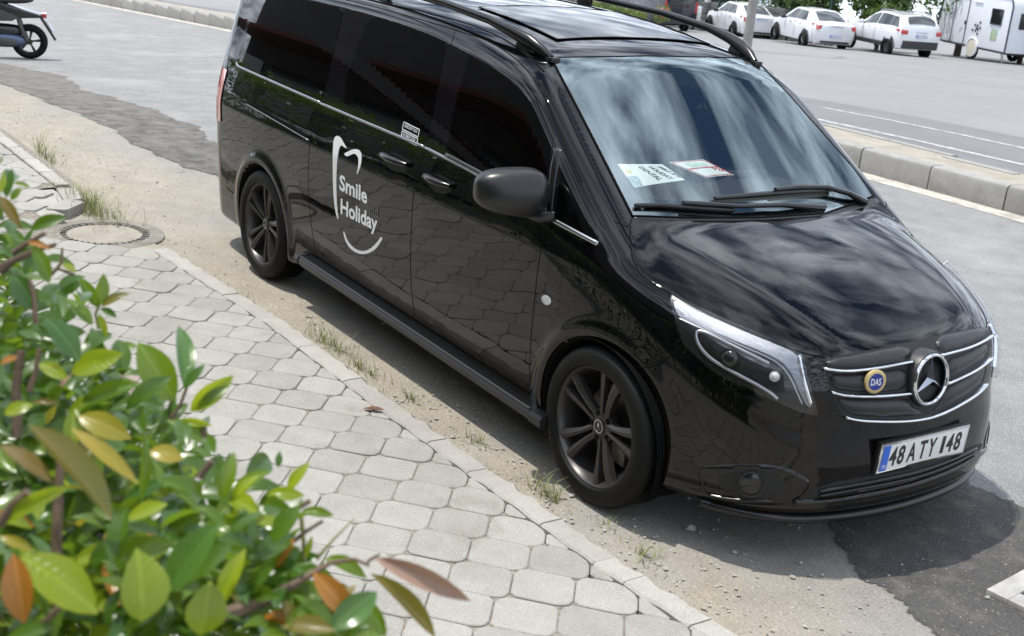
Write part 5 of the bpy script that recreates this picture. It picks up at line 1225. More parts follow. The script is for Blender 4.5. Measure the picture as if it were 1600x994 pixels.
MB().lathe([(0, .07), (.30, .06), (.33, .03)], 24, Matrix.Translation((CL*.46, 0, .33)) @ Matrix.Rotation(-math.pi/2, 4, 'X')).build('wheel_cover', mat('cream_cover', (.62, .58, .48), .6), CV, smooth=True)
MB().box((CL/2, -CWd/2, .36), (CL*.96, CWd*.8, .08)).build('chassis', M_CBLK, CV)
MB().tube([(.0, -CWd/2, .40), (-.55, -CWd/2, .42), (-1.1, -CWd/2, .42)], .05, 6).build('tow_bar', M_SATCHR, CV)
MB().tube([(.12, -.05, .40), (.12, -.05, .0)], .03, 6).build('corner_steady', M_SATCHR, CV); MB().tube([(.30, -.05, .40), (.14, -.05, .02)], .02, 6).build('corner_steady', M_SATCHR, CV)
# ------------------------------------------------------------ concrete poles
M_POLE = mat('concrete_pole', (.27, .255, .24), .85, var=.15, vscale=3, bump=.4, bscale=40, bdist=.004)
for (u_, v_, dep, r0, lab) in ((1166, 78, None, .155, 'thick grey concrete pole standing in front of the white sedan'), (1075, 46, None, .155, 'grey concrete pole in front of the white minibus')):
    p = ground_at(u_, v_); o = empty('concrete_pole', tuple(p)); tag(o, lab, 'pole', 'concrete poles')
    MB().lathe([(r0, -.3), (r0, 0), (r0*.60, 9.0), (0, 9.0)], 20).build('shaft', M_POLE, o, smooth=True)
    MB().tube([(0, 0, 8.7), (-.7, .9, 9.2), (-1.0, 1.3, 9.25)], .045, 8).build('lamp_arm', M_SATCHR, o, smooth=True)
    MB().box((-1.15, 1.5, 9.22), (.25, .6, .10), Matrix.Rotation(.65, 3, 'Z')).build('lamp_head', M_GREYP, o, bevel=.03)
# ------------------------------------------------------------ wall and fence behind the cars
pA = np.array(rear_left(1147, 56, H3, .80)); pB = np.array(rear_left(1387, 84, H1, .81))
wa = pA+np.array([math.cos(H3), math.sin(H3), 0])*6.2; wb_ = pB+np.array([math.cos(H1), math.sin(H1), 0])*6.2; wd_ = Vector(wb_-wa); wl = wd_.length; wdir = wd_.normalized(); wang = math.atan2(wdir.y, wdir.x)
w0 = Vector(wa)-wdir*16; WLn = wl+16.8
def w_at(s, off=0, dz=0):
    p = w0+wdir*s; n_ = Vector((-wdir.y, wdir.x, 0)); n_ = n_ if n_.dot(Vector((CAM[0]-p.x, CAM[1]-p.y, 0))) < 0 else -n_   # away from the camera
    q_ = p+n_*off; return Vector((q_.x, q_.y, terrain(q_.x, q_.y)+dz))
WALL = empty('boundary_wall', tuple(w_at(0))); tag(WALL, 'grey concrete block wall behind the parked white cars', 'wall')
M_BLK = gmat('grey_blockwork', conc((.14, .14, .14), (.19, .19, .188), (.11, .11, .105)))
blk = MB().box((0, 0, 0), (.78, .20, .27)).build('block', M_BLK, WALL, bevel=.012); nb = 0
for row in range(5):
    s = (row % 2)*.4
    while s < WLn:
        o = blk if nb == 0 else dup(blk, WALL); p = w_at(s, 0, .12+row*.285)-w_at(0); o.location = p; o.rotation_euler = (0, 0, wang); nb += 1; s += .80
        if nb > 298: break
    if nb > 298: break
FEN = empty('mesh_fence', tuple(w_at(0, -.35))); tag(FEN, 'dark green steel mesh fence in front of the block wall', 'fence')
M_FEN = mat('green_fence', (.012, .045, .03), .5)
s = 0
while s < WLn:
    p = w_at(s, -.35)-w_at(0, -.35); MB().box((p.x, p.y, p.z+1.0), (.09, .09, 2.0)).build('post', M_FEN, FEN); s += 2.6
for h in np.arange(.15, 1.95, .22):
    pts = [w_at(q_, -.35, float(h))-w_at(0, -.35) for q_ in np.linspace(0, WLn, 12)]; MB().tube(pts, .006, 4).build('wire', M_FEN, FEN)
# ------------------------------------------------------------ trees and shrubs
def leaf_mat(name, c0, c1, tr, rough=.45, backlit=.35, vein=False):
    m = bpy.data.materials.new(name); m.use_nodes = True; t = m.node_tree; b = t.nodes['Principled BSDF']; o_ = t.nodes['Material Output']; lk = t.links.new
    b.inputs['Roughness'].default_value = rough; b.inputs['Specular IOR Level'].default_value = .6
    oi = t.nodes.new('ShaderNodeObjectInfo'); g = t.nodes.new('ShaderNodeNewGeometry'); n = t.nodes.new('ShaderNodeTexNoise'); n.inputs['Scale'].default_value = 14; n.inputs['Detail'].default_value = 5; lk(g.outputs['Position'], n.inputs['Vector'])
    def M_(op, a_, b_=None):
        q_ = t.nodes.new('ShaderNodeMath'); q_.operation = op
        for i, v in enumerate((a_, b_)):
            if v is None: continue
            if isinstance(v, (int, float)): q_.inputs[i].default_value = v
            else: lk(v, q_.inputs[i])
        return q_.outputs[0]
    def ramp_(x, p0, p1, k0, k1):
        r = t.nodes.new('ShaderNodeValToRGB'); r.color_ramp.elements[0].color = (*k0, 1); r.color_ramp.elements[1].color = (*k1, 1); r.color_ramp.elements[0].position = p0; r.color_ramp.elements[1].position = p1; lk(x, r.inputs[0]); return r.outputs[0]
    def mix_(f, a_, b_):
        q_ = t.nodes.new('ShaderNodeMix'); q_.data_type = 'RGBA'; lk(f, q_.inputs['Factor'])
        for s_, v in (('A', a_), ('B', b_)):
            if isinstance(v, tuple): q_.inputs[s_].default_value = (*v, 1)
            else: lk(v, q_.inputs[s_])
        return q_.outputs['Result']
    col = ramp_(M_('MULTIPLY', M_('ADD', oi.outputs['Random'], n.outputs[0]), .6), .15, .85, c0, c1)
    if vein:
        tc_ = t.nodes.new('ShaderNodeTexCoord'); sp = t.nodes.new('ShaderNodeSeparateXYZ'); lk(tc_.outputs['Object'], sp.inputs[0]); ay = M_('ABSOLUTE', sp.outputs[1])
        wv = M_('SINE', M_('MULTIPLY', M_('SUBTRACT', sp.outputs[0], M_('MULTIPLY', ay, .9)), 62.0))
        v1 = ramp_(ay, .004, .018, (1, 1, 1), (0, 0, 0)); v2 = ramp_(wv, .86, 1.0, (0, 0, 0), (.35, .35, .35)); vv = M_('MAXIMUM', v1, v2)
        col = mix_(M_('MULTIPLY', vv, .55), col, tuple(min(1, c*1.7+.03) for c in c1))
        n2 = t.nodes.new('ShaderNodeTexNoise'); n2.inputs['Scale'].default_value = 60; n2.inputs['Detail'].default_value = 6; lk(g.outputs['Position'], n2.inputs['Vector'])
        col = mix_(ramp_(n2.outputs[0], .66, .74, (0, 0, 0), (.8, .8, .8)), col, (.16, .10, .04))
        bp = t.nodes.new('ShaderNodeBump'); bp.inputs['Strength'].default_value = .35; bp.inputs['Distance'].default_value = .0015; lk(M_('ADD', vv, M_('MULTIPLY', n.outputs[0], 1.5)), bp.inputs['Height']); lk(bp.outputs[0], b.inputs['Normal'])
    lk(col, b.inputs['Base Color'])
    tr_ = t.nodes.new('ShaderNodeBsdfTranslucent'); tr_.inputs[0].default_value = (*tr, 1); mx_ = t.nodes.new('ShaderNodeMixShader'); mx_.inputs[0].default_value = backlit
    lk(b.outputs[0], mx_.inputs[1]); lk(tr_.outputs[0], mx_.inputs[2]); lk(mx_.outputs[0], o_.inputs[0]); return m
M_TREE = leaf_mat('tree_leaves', (.035, .075, .015), (.09, .15, .03), (.10, .18, .02)); M_BARK = mat('bark', (.09, .07, .05), .9, var=.3, vscale=12, bump=.6, bscale=40, bdist=.01)
def foliage(mb, blobs, n, size, r):
    tot = sum(b[3]**2 for b in blobs)
    for (cx_, cy_, cz_, rad) in blobs:
        for _ in range(int(n*rad*rad/tot)):
            d = Vector((r.gauss(0, 1), r.gauss(0, 1), r.gauss(0, 1))).normalized(); q_ = rad*(.55+.5*r.random()**.6); p = Vector((cx_, cy_, cz_))+Vector((d.x*q_, d.y*q_, d.z*q_*.85))
            nrm = (d+Vector((r.gauss(0, .6), r.gauss(0, .6), r.gauss(0, .6)+.4))).normalized(); a = nrm.orthogonal().normalized(); a = (a*math.cos(7*q_)+nrm.cross(a)*math.sin(9*q_)).normalized(); b = nrm.cross(a); s_ = size*r.uniform(.6, 1.3)
            mb.add([p-a*s_, p+b*s_*.45, p+a*s_, p-b*s_*.45], [(0, 1, 2, 3)])
def shrub(name, loc, blobs, n, size, m, label, cat, seed, stems=5):
    r = random.Random(seed); R = empty(name, tuple(loc)); tag(R, label, cat); mb = MB(); foliage(mb, blobs, n, size, r); f_ = mb.build('crown', m, R, fix=False)
    tk = MB(); b0 = blobs[0]; zt = max(b[2] for b in blobs)
    MB().tube([(0, 0, -.1), (.05, 0, zt*.4), (0, .06, zt)], [.06*zt/2+.03, .04*zt/2+.02, .015], 7).build('trunk', M_BARK, R, smooth=True)
    for b in blobs[:stems]: MB().tube([(0, 0, zt*.25), (b[0]*.5, b[1]*.5, b[2]*.7), (b[0], b[1], b[2])], [.03*zt/2+.01, .02, .008], 5).build('branch', M_BARK, R, smooth=True)
    return R
r = random.Random(21); labs = ['dark leafy tree behind the wall above the first white sedan', 'rounded green bush behind the fence above the second sedan', 'dense green bush behind the fence left of the crossover roof', 'bright green bush behind the fence above the crossover', 'dark green tree behind the fence near the caravan', 'tall dark tree behind the caravan', 'broad dark tree behind the white minibus', 'wide leafy tree far behind the roof rails', 'large leafy tree behind the fence between crossover and caravan', 'leafy tree rising behind the far side of the caravan']
for k, (s, h, off) in enumerate(((14, 3.6, 3), (18.5, 3.2, 3), (22, 2.5, 1.6), (25.5, 2.7, 1.7), (30, 3.6, 7), (35, 4.4, 9), (9.5, 4.2, 4), (4, 4.5, 4), (26, 5.2, 8), (33, 5.0, 8))):
    bl = [(r.uniform(-1, 1)*h*.35, r.uniform(-1, 1)*h*.35, h*r.uniform(.45, .9), h*r.uniform(.22, .34)) for _ in range(7)]+[(0, 0, h*.4, h*.36)]
    shrub('tree' if h > 2.7 else 'bush', w_at(s+2, off*.7), bl, 3600, .13, M_TREE, labs[k], 'tree' if h > 2.7 else 'bush', 100+k)
M_RSH = leaf_mat('shrub_leaves', (.05, .12, .015), (.20, .20, .03), (.20, .28, .02)); M_FLOW = mat('red_young_leaves', (.40, .10, .06), .6)
p = ground_at(965, 46); bl = [(r.uniform(-1.6, 1.6)*a, r.uniform(-1.6, 1.6)*a, .9*r.uniform(.55, 1.0), .42) for a in [1]*9]+[(0, 0, .5, .6)]
RS = shrub('flowering_shrub', p, bl, 2600, .07, M_RSH, 'yellow green shrub with red tips beyond the roof rail', 'bush', 55)
fm = MB(); foliage(fm, [(b[0], b[1], b[2]+.1, b[3]*1.02) for b in bl[:5]], 90, .08, random.Random(4)); fm.build('red_tips', M_FLOW, RS, fix=False)
# ------------------------------------------------------------ scooter at the far left kerb
def make_scooter(loc, heading):
    S = empty('parked_scooter', tuple(loc), heading); tag(S, 'dark scooter parked at the kerb, seen from its rear wheel side', 'scooter')
    M_SB = mat('scooter_black', (.010, .010, .012), .3, coat=.6); M_SG = mat('scooter_grey', (.06, .065, .06), .4); M_SS = mat('scooter_blue_steel', (.10, .13, .20), .3, metal=.7)
    R_ = .25
    for x, nm in ((0, 'rear_wheel'), (1.32, 'front_wheel')):
        W = empty(nm, (x, 0, R_), parent=S); MX = Matrix.Rotation(math.pi/2, 4, 'X')
        MB().lathe([(.160, -.05), (.20, -.065), (.245, -.04), (.25, 0), (.245, .04), (.20, .065), (.160, .05)], 40, MX).build('tyre', M_TYRE, W, smooth=True)
        MB().lathe([(.165, -.045), (.145, -.03), (.145, .03), (.165, .045)], 40, MX).build('rim', M_SB, W, smooth=True)
        for k in range(5):
            a = 2*math.pi*k/5+.5
            for d in (-.07, .07): MB().tube([(.03*math.cos(a), 0, .03*math.sin(a)), (.15*math.cos(a+d), 0, .15*math.sin(a+d))], .011, 6).build('spoke', M_SB, W)
        MB().lathe([(0, -.06), (.045, -.06), (.045, .06), (0, .06)], 20, MX).build('hub', M_SB, W, smooth=True)
    for s in (-1, 1):
        MB().tube([(.03, s*.11, .27), (.10, s*.12, .44), (.15, s*.11, .60)], [.026, .030, .026], 10).build('shock_absorber', M_SG, S, smooth=True)
    V, f_ = superell(Matrix.Translation((.33, .07, .26)), (.30, .09, .10)); mesh_obj('engine_cover', V, f_, M_SS, S)
    V, f_ = superell(Matrix.Translation((.30, .15, .24)), (.14, .03, .055)); mesh_obj('cover_inset', V, f_, M_SG, S)
    V, f_ = superell(Matrix.Translation((.36, 0, .40)), (.32, .12, .09)); mesh_obj('air_box', V, f_, M_SB, S)
    MB().prism([(-.16, .60), (-.22, .63), (.05, .70), (.4, .80), (.75, .76), (.85, .62), (.80, .45), (.62, .50), (.35, .56), (.1, .58)], -.15, .15, Matrix.Rotation(math.pi/2, 4, 'X')).build('tail_body', M_SB, S, bevel=.03)
    MB().prism([(.12, .60), (.40, .70), (.75, .70), (.72, .55), (.40, .53), (.22, .54)], -.165, .165, Matrix.Rotation(math.pi/2, 4, 'X')).build('side_panel', M_SG, S, bevel=.01)
    V, f_ = superell(Matrix.Translation((.35, 0, .84)), (.42, .15, .07)); mesh_obj('seat', V, f_, M_CBLK, S)
    MB().prism([(.80, .22), (.80, .32), (1.15, .32), (1.28, .85), (1.18, 1.02), (1.26, 1.03), (1.36, .86), (1.22, .22)], -.16, .16, Matrix.Rotation(math.pi/2, 4, 'X')).build('front_shield', M_SB, S, bevel=.03)
    MB().tube([(1.32, 0, .25), (1.26, 0, .6), (1.20, 0, 1.05)], .035, 8).build('fork', M_SG, S, smooth=True); MB().tube([(1.10, -.34, 1.10), (1.18, 0, 1.08), (1.10, .34, 1.10)], .018, 8).build('handlebar', M_SB, S, smooth=True)
    MB().prism([(-.14, .60), (-.19, .60), (-.37, .30), (-.34, .28)], -.055, .055, Matrix.Rotation(math.pi/2, 4, 'X')).build('rear_mudguard', M_SB, S, bevel=.006)
    pl_ = MB().box((0, 0, 0), (.012, .19, .17)).build('number_plate', mat('scooter_plate', (.42, .46, .62), .35, col2=(.62, .64, .68), vscale=18), S); pl_.location = (-.285, 0, .485); pl_.rotation_euler = (0, math.radians(-30+60), 0)
    MB().box((-.20, 0, .63), (.08, .20, .06)).build('tail_lamp', M_RLAMP, S, bevel=.01)
    MB().tube([(.05, -.16, .28), (.30, -.16, .26), (.42, -.14, .24)], [.055, .06, .04], 12).build('exhaust', M_SB, S, smooth=True)
    MB().tube([(.55, .12, .22), (.50, .22, .0)], .012, 6).build('side_stand', M_SB, S)
    for s in (-1, 1): MB().tube([(1.14, s*.28, 1.10), (1.10, s*.33, 1.28)], .006, 5).build('mirror_stem', M_SB, S); V, f_ = superell(Matrix.Translation((1.10, s*.35, 1.30)), (.02, .07, .05)); mesh_obj('mirror', V, f_, M_SB, S)
    return S
mp0 = ground_at(47, 92); make_scooter((mp0[0], mp0[1], terrain(mp0[0], mp0[1])), math.radians(-106))
# ------------------------------------------------------------ shop building behind the photographer (mirrored in the van's side)
BLD = empty('shop_building', (0, -9.5, 0)); tag(BLD, 'dim shop building with awning, mirrored in the van side windows', 'building')
M_BW = mat('building_render', (.10, .097, .09), .9, var=.1, vscale=1); M_AWN = mat('awning_cloth', (.12, .02, .02), .8); M_SHOP = mat('shop_glass', (.012, .013, .015), .15)
MB().box((-6, -3.0, 3.75), (44, 6, 7.5)).build('wall', M_BW, BLD)
for k in range(9):
    x = -26+4.8*k; w_ = MB().box((x, .03, 1.5), (3.6, .06, 2.6)).build('shop_window', M_SHOP, BLD)
MB().box((-6, 1.2, 3.15), (44, 2.5, .10), Matrix.Rotation(-.10, 3, 'X')).build('awning', M_AWN, BLD)
# ------------------------------------------------------------ hedge in the foreground
HG = empty('hedge', (2.0, -3.95, SWZ)); tag(HG, 'glossy green broadleaf hedge with some orange leaves in the foreground', 'hedge')
HB = Vector((2.0, -3.95, SWZ))
def lm(name, c0, c1, tr, backlit=.4): return leaf_mat(name, c0, c1, tr, .24, backlit, True)
ML_G = [lm('leaf_green', (.05, .115, .012), (.13, .21, .018), (.32, .46, .02), .42), lm('leaf_bright', (.15, .23, .015), (.26, .33, .02), (.52, .60, .02), .5), lm('leaf_dark', (.03, .09, .02), (.07, .16, .03), (.16, .30, .02), .35)]
ML_O = lm('leaf_orange', (.34, .11, .02), (.42, .20, .03), (.50, .18, .02)); ML_Y = lm('leaf_yellow', (.26, .26, .025), (.38, .29, .035), (.50, .44, .03)); ML_R = lm('leaf_redgreen', (.12, .14, .025), (.20, .13, .04), (.34, .28, .03)); ML_P = lm('leaf_pink', (.30, .17, .12), (.36, .24, .18), (.32, .16, .08), .25)
ML_S = mat('twig', (.13, .085, .055), .7, var=.3, vscale=40, bump=.4, bscale=150, bdist=.002); ML_ST = mat('green_stem', (.20, .20, .05), .6)
def leaf_verts(L_, W_, fold=.25, curl=.2, twist=0.0, n=8):
    """leaf along +x from the base, normal +z; obovate"""
    V = []; fs = []
    for i in range(n+1):
        t_ = i/n; wv = W_*.5*(math.sin(math.pi*t_**.80)**.85 if 0 < t_ < 1 else 0)*(.72+.5*t_)+ .0012; x = L_*t_; zc = -curl*L_*t_*t_+.06*L_*math.sin(t_*3.1)
        for s_ in (-1, -.5, 0, .5, 1):
            a = twist*t_; y = s_*wv; z = abs(s_)**1.3*wv*fold+.02*wv*math.sin(9*t_+s_*2); V.append((x, y*math.cos(a)-z*math.sin(a), zc+y*math.sin(a)+z*math.cos(a)))
    for i in range(n):
        for j in range(4): k = i*5+j; fs.append((k, k+5, k+6, k+1))
    V.append((-.14*L_, 0, 0)); m = len(V)-1; fs.append((m, 1, 2)); fs.append((m, 2, 3))
    return V, fs
r = random.Random(77); LSH = []
for k in range(10):
    L_ = 1.0; LSH.append(leaf_verts(L_, r.uniform(.36, .50), r.uniform(.1, .6), r.uniform(-.05, .4), r.uniform(-.5, .5), 7))
LME = {}
def leaf_obj(p, d, nrm, size, shape, m, name='leaf', wscale=1.0):
    d = Vector(d).normalized(); nrm = Vector(nrm); nrm = (nrm-d*nrm.dot(d)).normalized(); s_ = nrm.cross(d)
    key = (shape, m.name)
    if key not in LME:
        V, fs = LSH[shape]; me = bpy.data.meshes.new('leaf'); me.from_pydata(V, [], fs); me.polygons.foreach_set('use_smooth', [True]*len(fs)); me.materials.append(m); LME[key] = me
    o = bpy.data.objects.new(name, LME[key]); COL.objects.link(o); o.parent = HG
    M = Matrix(((d.x*size, s_.x*size*wscale, nrm.x*size, p[0]-HB.x), (d.y*size, s_.y*size*wscale, nrm.y*size, p[1]-HB.y), (d.z*size, s_.z*size*wscale, nrm.z*size, p[2]-HB.z), (0, 0, 0, 1))); o.matrix_local = M
    return o
def to_cam(p): return (Vector(CAM)-Vector(p)).normalized()
NL = [0]
def hero(b, t, dep, wid=.55, m=None, shape=None, face=None, dd=0.0):
    """leaf from base pixel to tip pixel at a depth in metres"""
    B = Vector(at_depth(*b, dep)); T = Vector(at_depth(*t, dep+dd)); d = T-B; L_ = d.length
    nrm = to_cam(B)*.75+Vector(face or (r.uniform(-.4, .4), r.uniform(-.4, .4), .5)); leaf_obj(B, d, nrm, L_, r.randrange(10) if shape is None else shape, m or ML_G[r.randrange(3)], wscale=wid/.5); NL[0] += 1
def q3(a, b): return (a/3.3125, 400+b/3.3125)
def q4(a, b): return (a/2.89, 650+b/2.89)
def q5(a, b): return (300+a/2.522, 600+b/2.522)
def q9(a, b): return (a/3.0115, 230+b/3.0115)
G, B_, D_ = ML_G
hero(q3(905, 760), q3(715, 448), 1.62, .62, G); hero(q3(955, 690), q3(950, 322), 1.62, .36, D_, dd=.05); hero(q3(950, 690), q3(1058, 560), 1.60, .45, D_); hero(q3(985, 805), q3(1195, 622), 1.60, .40, B_); hero(q3(870, 830), q3(910, 730), 1.62, .5, D_)
hero(q3(715, 470), q3(585, 465), 1.7, .5, G); hero(q3(505, 265), q3(540, 90), 1.75, .5, G); hero(q3(525, 262), q3(662, 185), 1.75, .5, ML_R); hero(q3(512, 275), q3(412, 110), 1.75, .42, G); hero(q3(520, 270), q3(605, 320), 1.75, .5, D_); hero(q3(510, 300), q3(555, 420), 1.75, .42, B_); hero(q3(480, 360), q3(345, 215), 1.72, .45, G); hero(q3(325, 200), q3(420, 130), 1.8, .55, D_)
hero(q3(365, 610), q3(640, 505), 1.5, .55, B_); hero(q3(230, 320), q3(420, 540), 1.45, .55, D_); hero(q3(560, 610), q3(450, 400), 1.6, .5, G); hero(q3(200, 560), q3(350, 640), 1.4, .6, B_); hero(q3(400, 800), q3(720, 660), 1.5, .5, G); hero(q3(350, 830), q3(520, 700), 1.5, .5, B_); hero(q3(400, 830), q3(680, 940), 1.42, .5, ML_Y); hero(q3(620, 760), q3(790, 800), 1.6, .6, G); hero(q3(860, 850), q3(1120, 990), 1.6, .42, G); hero(q3(900, 860), q3(1100, 880), 1.6, .25, B_)
hero(q3(20, 820), q3(160, 760), 1.3, .7, B_); hero(q3(60, 100), q3(190, 270), 1.55, .6, D_); hero(q3(200, 0), q3(250, 140), 1.6, .6, G); hero(q3(0, 560), q3(90, 520), 1.25, .5, ML_O); hero(q3(310, 690), q3(360, 610), 1.5, .5, ML_P); hero(q3(240, 870), q3(290, 770), 1.45, .5, ML_Y); hero(q3(170, 760), q3(300, 750), 1.45, .35, ML_R)
hero(q4(130, 40), q4(515, 470), 1.15, .34, ML_R); hero(q4(320, 55), q4(625, 300), 1.2, .26, ML_Y); hero(q4(0, 130), q4(245, 300), 1.15, .42, ML_R); hero(q4(0, 545), q4(150, 600), 1.15, .45, ML_Y); hero(q4(60, 620), q4(110, 940), 1.12, .62, ML_O); hero(q4(90, 630), q4(440, 900), 1.15, .60, B_); hero(q4(640, 930), q4(640, 610), 1.15, .78, B_); hero(q4(760, 800), q4(990, 480), 1.2, .52, D_); hero(q4(900, 990), q4(950, 760), 1.2, .85, B_); hero(q4(490, 640), q4(790, 560), 1.25, .5, G); hero(q4(1000, 860), q4(1085, 600), 1.22, .45, B_); hero(q4(0, 500), q4(310, 310), 1.2, .22, B_); hero(q4(570, 470), q4(760, 400), 1.25, .6, B_); hero(q4(670, 160), q4(830, 190), 1.35, .6, ML_Y); hero(q4(640, 380), q4(650, 60), 1.35, .25, G); hero(q4(1000, 380), q4(1050, 165), 1.4, .5, G); hero(q4(1050, 390), q4(1156, 260), 1.4, .5, B_)
hero(q5(405, 610), q5(315, 745), 1.35, .60, ML_O); hero(q5(475, 740), q5(640, 940), 1.33, .48, ML_O); hero(q5(650, 830), q5(765, 1000), 1.35, .5, G); hero(q5(715, 685), q5(1108, 850), 1.38, .26, ML_P, shape=2); hero(q5(700, 745), q5(965, 1000), 1.38, .27, ML_R, shape=3); hero(q5(520, 690), q5(695, 740), 1.4, .36, G); hero(q5(340, 330), q5(345, 265), 1.5, .5, D_); hero(q5(380, 430), q5(450, 305), 1.5, .5, B_); hero(q5(150, 470), q5(310, 340), 1.45, .5, G); hero(q5(290, 440), q5(440, 430), 1.45, .55, B_); hero(q5(20, 100), q5(140, 0), 1.6, .4, G); hero(q5(110, 460), q5(150, 270), 1.5, .4, D_); hero(q5(370, 850), q5(440, 1000), 1.3, .5, ML_R); hero(q5(400, 830), q5(600, 990), 1.3, .36, G); hero(q5(430, 500), q5(560, 520), 1.42, .4, G); hero(q5(440, 690), q5(475, 600), 1.4, .4, B_); hero(q5(130, 560), q5(10, 480), 1.3, .6, G)
hero(q9(30, 240), q9(60, 100), 1.6, .5, D_); hero(q9(50, 250), q9(100, 190), 1.6, .7, G); hero(q9(60, 170), q9(145, 190), 1.65, .4, G); hero(q9(0, 230), q9(100, 380), 1.5, .45, ML_R); hero(q9(0, 220), q9(20, 110), 1.5, .4, B_); hero(q9(120, 470), q9(160, 380), 1.7, .4, D_); hero(q9(155, 460), q9(235, 640), 1.55, .45, G); hero(q9(130, 450), q9(240, 470), 1.55, .4, ML_O); hero(q9(290, 550), q9(360, 590), 1.7, .6, B_); hero(q9(10, 400), q9(60, 470), 1.5, .5, G); hero(q9(115, 600), q9(150, 510), 1.6, .5, D_); hero(q9(0, 80), q9(10, 40), 1.5, .4, G)
# filler leaves through the hedge's volume where the photograph shows it solid
OUT = [(-40, 275), (20, 285), (38, 330), (60, 380), (70, 440), (100, 450), (140, 480), (165, 510), (150, 540), (215, 565), (235, 610), (260, 640), (300, 655), (330, 690), (330, 740), (395, 745), (430, 770), (420, 800), (450, 840), (465, 900), (520, 930), (560, 990), (580, 1040), (-40, 1040)]
cnt_f = 0; rest_l = MB()
def ground_clear(p): return p[2] > .3
tries = 0; fl = []
while len(fl) < 720 and tries < 9000:
    tries += 1; u_, v_ = r.uniform(-40, 590), r.uniform(275, 1040)
    if not inside((u_, v_), OUT): continue
    edge_ = min(inset_dist((u_, v_), OUT), 120)
    if edge_ < 30 and r.random() < .75: continue
    dn = 1.62-.40*min(1, max(0, (v_-400)/560)); dep = dn+abs(r.gauss(0, .22))+.05
    fl.append((dep, u_, v_))
fl.sort()
for k, (dep, u_, v_) in enumerate(fl):
    p = Vector(at_depth(u_, v_, dep)); a = r.uniform(0, 6.28); d = Vector((math.cos(a), math.sin(a), r.uniform(-.15, .9))); nrm = Vector((r.gauss(0, .5), r.gauss(0, .5), 1.0))*.8+to_cam(p)*.5
    rm = r.random(); m = G if rm < .40 else B_ if rm < .68 else D_ if rm < .92 else ML_Y if rm < .925 else ML_R if rm < .98 else ML_O
    sz = r.uniform(.042, .070)
    if NL[0] < 298: leaf_obj(p, d, nrm, sz, r.randrange(10), m); NL[0] += 1
    else:
        V, fs = LSH[r.randrange(10)]; d = d.normalized(); nrm = (nrm-d*nrm.dot(d)).normalized(); s_ = nrm.cross(d)
        rest_l.add([p+(d*v[0]+s_*v[1]+nrm*v[2])*sz-HB for v in V], fs)
# the rest of the hedge: a clipped row running back along the pavement, under and behind the leaves in view
def lowleaf(mb, p, d, nrm, sz):
    d = d.normalized(); nrm = (nrm-d*nrm.dot(d)).normalized(); s_ = nrm.cross(d)
    pts = [(0, 0, 0), (.3, .24, .06), (.7, .26, .05), (1, 0, -.12), (.7, -.26, .05), (.3, -.24, .06)]; mb.add([p+(d*a+s_*b+nrm*c)*sz-HB for a, b, c in pts], [(0, 1, 2, 3), (0, 3, 4, 5)])
for k in range(15000):
    x = 2.65-abs(r.random())**1.15*15 if k % 3 else r.uniform(.9, 2.65); f_ = r.random(); top = 1.52+.07*math.sin(x*3.1)+.05*math.sin(x*7.7)
    if f_ < .52: p = Vector((x, -3.50+r.gauss(0, .05), r.uniform(.12, top)))
    elif f_ < .85: p = Vector((x, r.uniform(-4.4, -3.5), top+r.gauss(0, .035)))
    else: p = Vector((2.65+r.gauss(0, .05), r.uniform(-4.4, -3.5), r.uniform(.12, 1.45)))
    uv_, dp = project([p])
    if dp[0] > .2 and -60 < uv_[0][0] < 1660 and -50 < uv_[0][1] < 1045 and not inside(tuple(uv_[0]), OUT): continue
    if dp[0] > 0 and dp[0] < 1.05 and -300 < uv_[0][0] < 1900 and uv_[0][1] < 1400: continue
    if dp[0] > .2 and dp[0] < 2.6 and -80 < uv_[0][0] < 1680 and -80 < uv_[0][1] < 1100:
        V, fs = LSH[r.randrange(10)]; d = Vector((r.gauss(0, .7), r.gauss(0, .7)+.3, r.gauss(0, .5)+.5)).normalized(); nrm = Vector((r.gauss(0, .5), r.gauss(0, .5), 1)); nrm = (nrm-d*nrm.dot(d)).normalized(); s_ = nrm.cross(d); sz = r.uniform(.042, .065)
        rest_l.add([p+(d*v[0]+s_*v[1]+nrm*v[2])*sz-HB for v in V], fs); continue
    lowleaf(rest_l, p, Vector((r.gauss(0, .7), r.gauss(0, .7)+.3, r.gauss(0, .5)+.4)), Vector((r.gauss(0, .5), r.gauss(0, .5)+.3, 1)), r.uniform(.06, .10))
o = rest_l.build('foliage', leaf_mat('foliage_mass', (.025, .07, .010), (.11, .20, .018), (.24, .38, .02), .28, .35), HG, fix=False, smooth=True); o['kind'] = 'stuff'
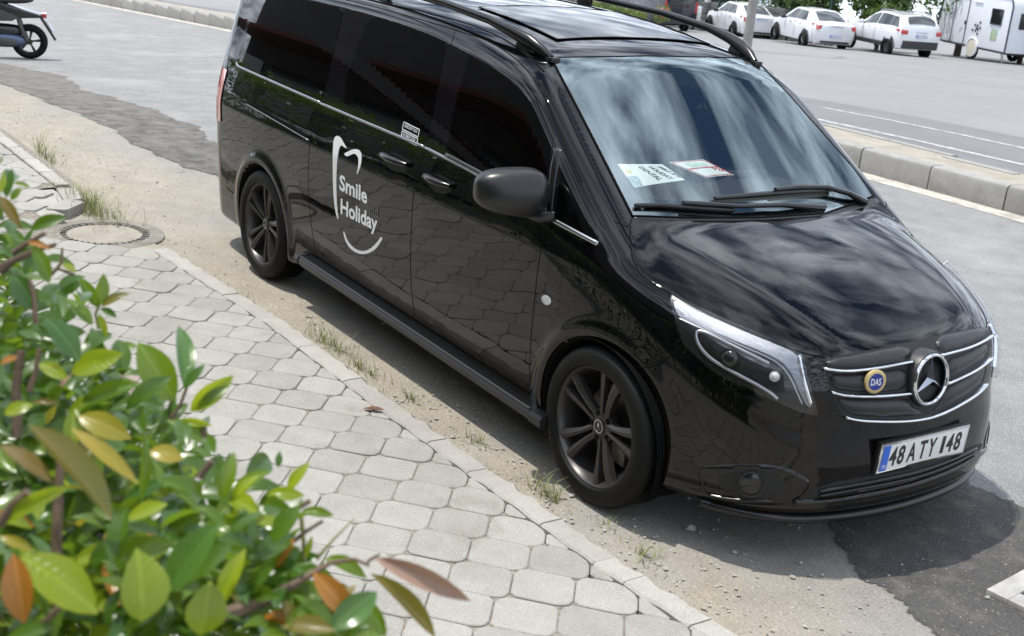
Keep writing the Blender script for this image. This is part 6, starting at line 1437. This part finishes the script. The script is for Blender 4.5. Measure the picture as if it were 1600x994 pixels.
# branches in view
def twig(px, dep, rad, m=ML_S):
    pts = [Vector(at_depth(u_, v_, d_))-HB for (u_, v_), d_ in zip(px, dep if hasattr(dep, '__len__') else [dep]*len(px))]; MB().tube(pts, [q_*.68 for q_ in rad] if hasattr(rad, '__len__') else rad*.8, 7).build('branch', m, HG, smooth=True)
twig([q5(60, 930), q5(180, 890), q5(300, 850), q5(400, 790), q5(545, 705)], [1.28, 1.3, 1.32, 1.34, 1.36], [.012, .011, .009, .007, .004]); twig([q5(400, 620), q5(450, 580), q5(515, 540)], 1.4, [.004, .0035, .003]); twig([q5(110, 590), q5(280, 550), q5(380, 510), q5(465, 460)], 1.42, [.005, .005, .005, .0045]); twig([q5(690, 700), q5(740, 670)], 1.38, [.003, .002], ML_S)
twig([q5(545, 705), q5(640, 690), q5(700, 715)], 1.37, [.004, .003, .003]); twig([q5(430, 520), q5(440, 620), q5(440, 700)], 1.4, .003, ML_ST); twig([q5(490, 690), q5(560, 610), q5(640, 530)], 1.38, [.003, .002, .001], ML_ST)
twig([q4(270, 900), q4(255, 640), q4(262, 400), q4(275, 190)], 1.3, [.010, .009, .008, .006]); twig([q4(0, 490), q4(60, 400), q4(130, 345)], 1.2, [.008, .007, .008]); twig([q4(900, 280), q4(920, 250), q4(955, 205)], 1.4, .005); twig([q4(150, 990), q4(230, 900), q4(295, 840)], 1.2, [.006, .005, .005])
twig([q3(90, 940), q3(85, 680), q3(110, 490)], 1.45, [.009, .008, .007]); twig([q3(150, 700), q3(185, 600), q3(205, 480)], 1.45, [.005, .005, .004]); twig([q3(185, 350), q3(175, 200), q3(150, 120)], 1.5, [.005, .004, .004]); twig([q3(0, 60), q3(70, 20), q3(170, -25), q3(290, -60)], 1.6, [.006, .005, .005, .004]); twig([q3(880, 850), q3(930, 780), q3(970, 670)], 1.61, [.004, .0035, .003]); twig([q3(880, 860), q3(885, 720)], 1.62, .002); twig([q3(510, 380), q3(495, 300), q3(515, 255)], 1.75, .0025, ML_ST); twig([q3(1060, 990), q3(1055, 880)], 1.6, .005)
twig([q9(0, 590), q9(70, 530), q9(150, 500)], 1.6, [.007, .006, .005]); twig([q9(60, 500), q9(130, 450), q9(212, 405)], 1.6, [.006, .005, .004]); twig([q9(240, 600), q9(270, 570), q9(290, 540), q9(293, 475)], 1.7, [.004, .0035, .003, .0025]); twig([q9(270, 570), q9(320, 590), q9(350, 600)], 1.7, .0025)
for k in range(14):
    x = 2.5-.28*k; MB().tube([(x-HB.x, .0+.1*math.sin(k*2.2), -.1), (x-HB.x+.05*math.sin(k), .05, .6), (x-HB.x+.1*math.cos(k*1.7), .1*math.sin(k), 1.35)], [.022, .016, .008], 6).build('stem', ML_S, HG, smooth=True)
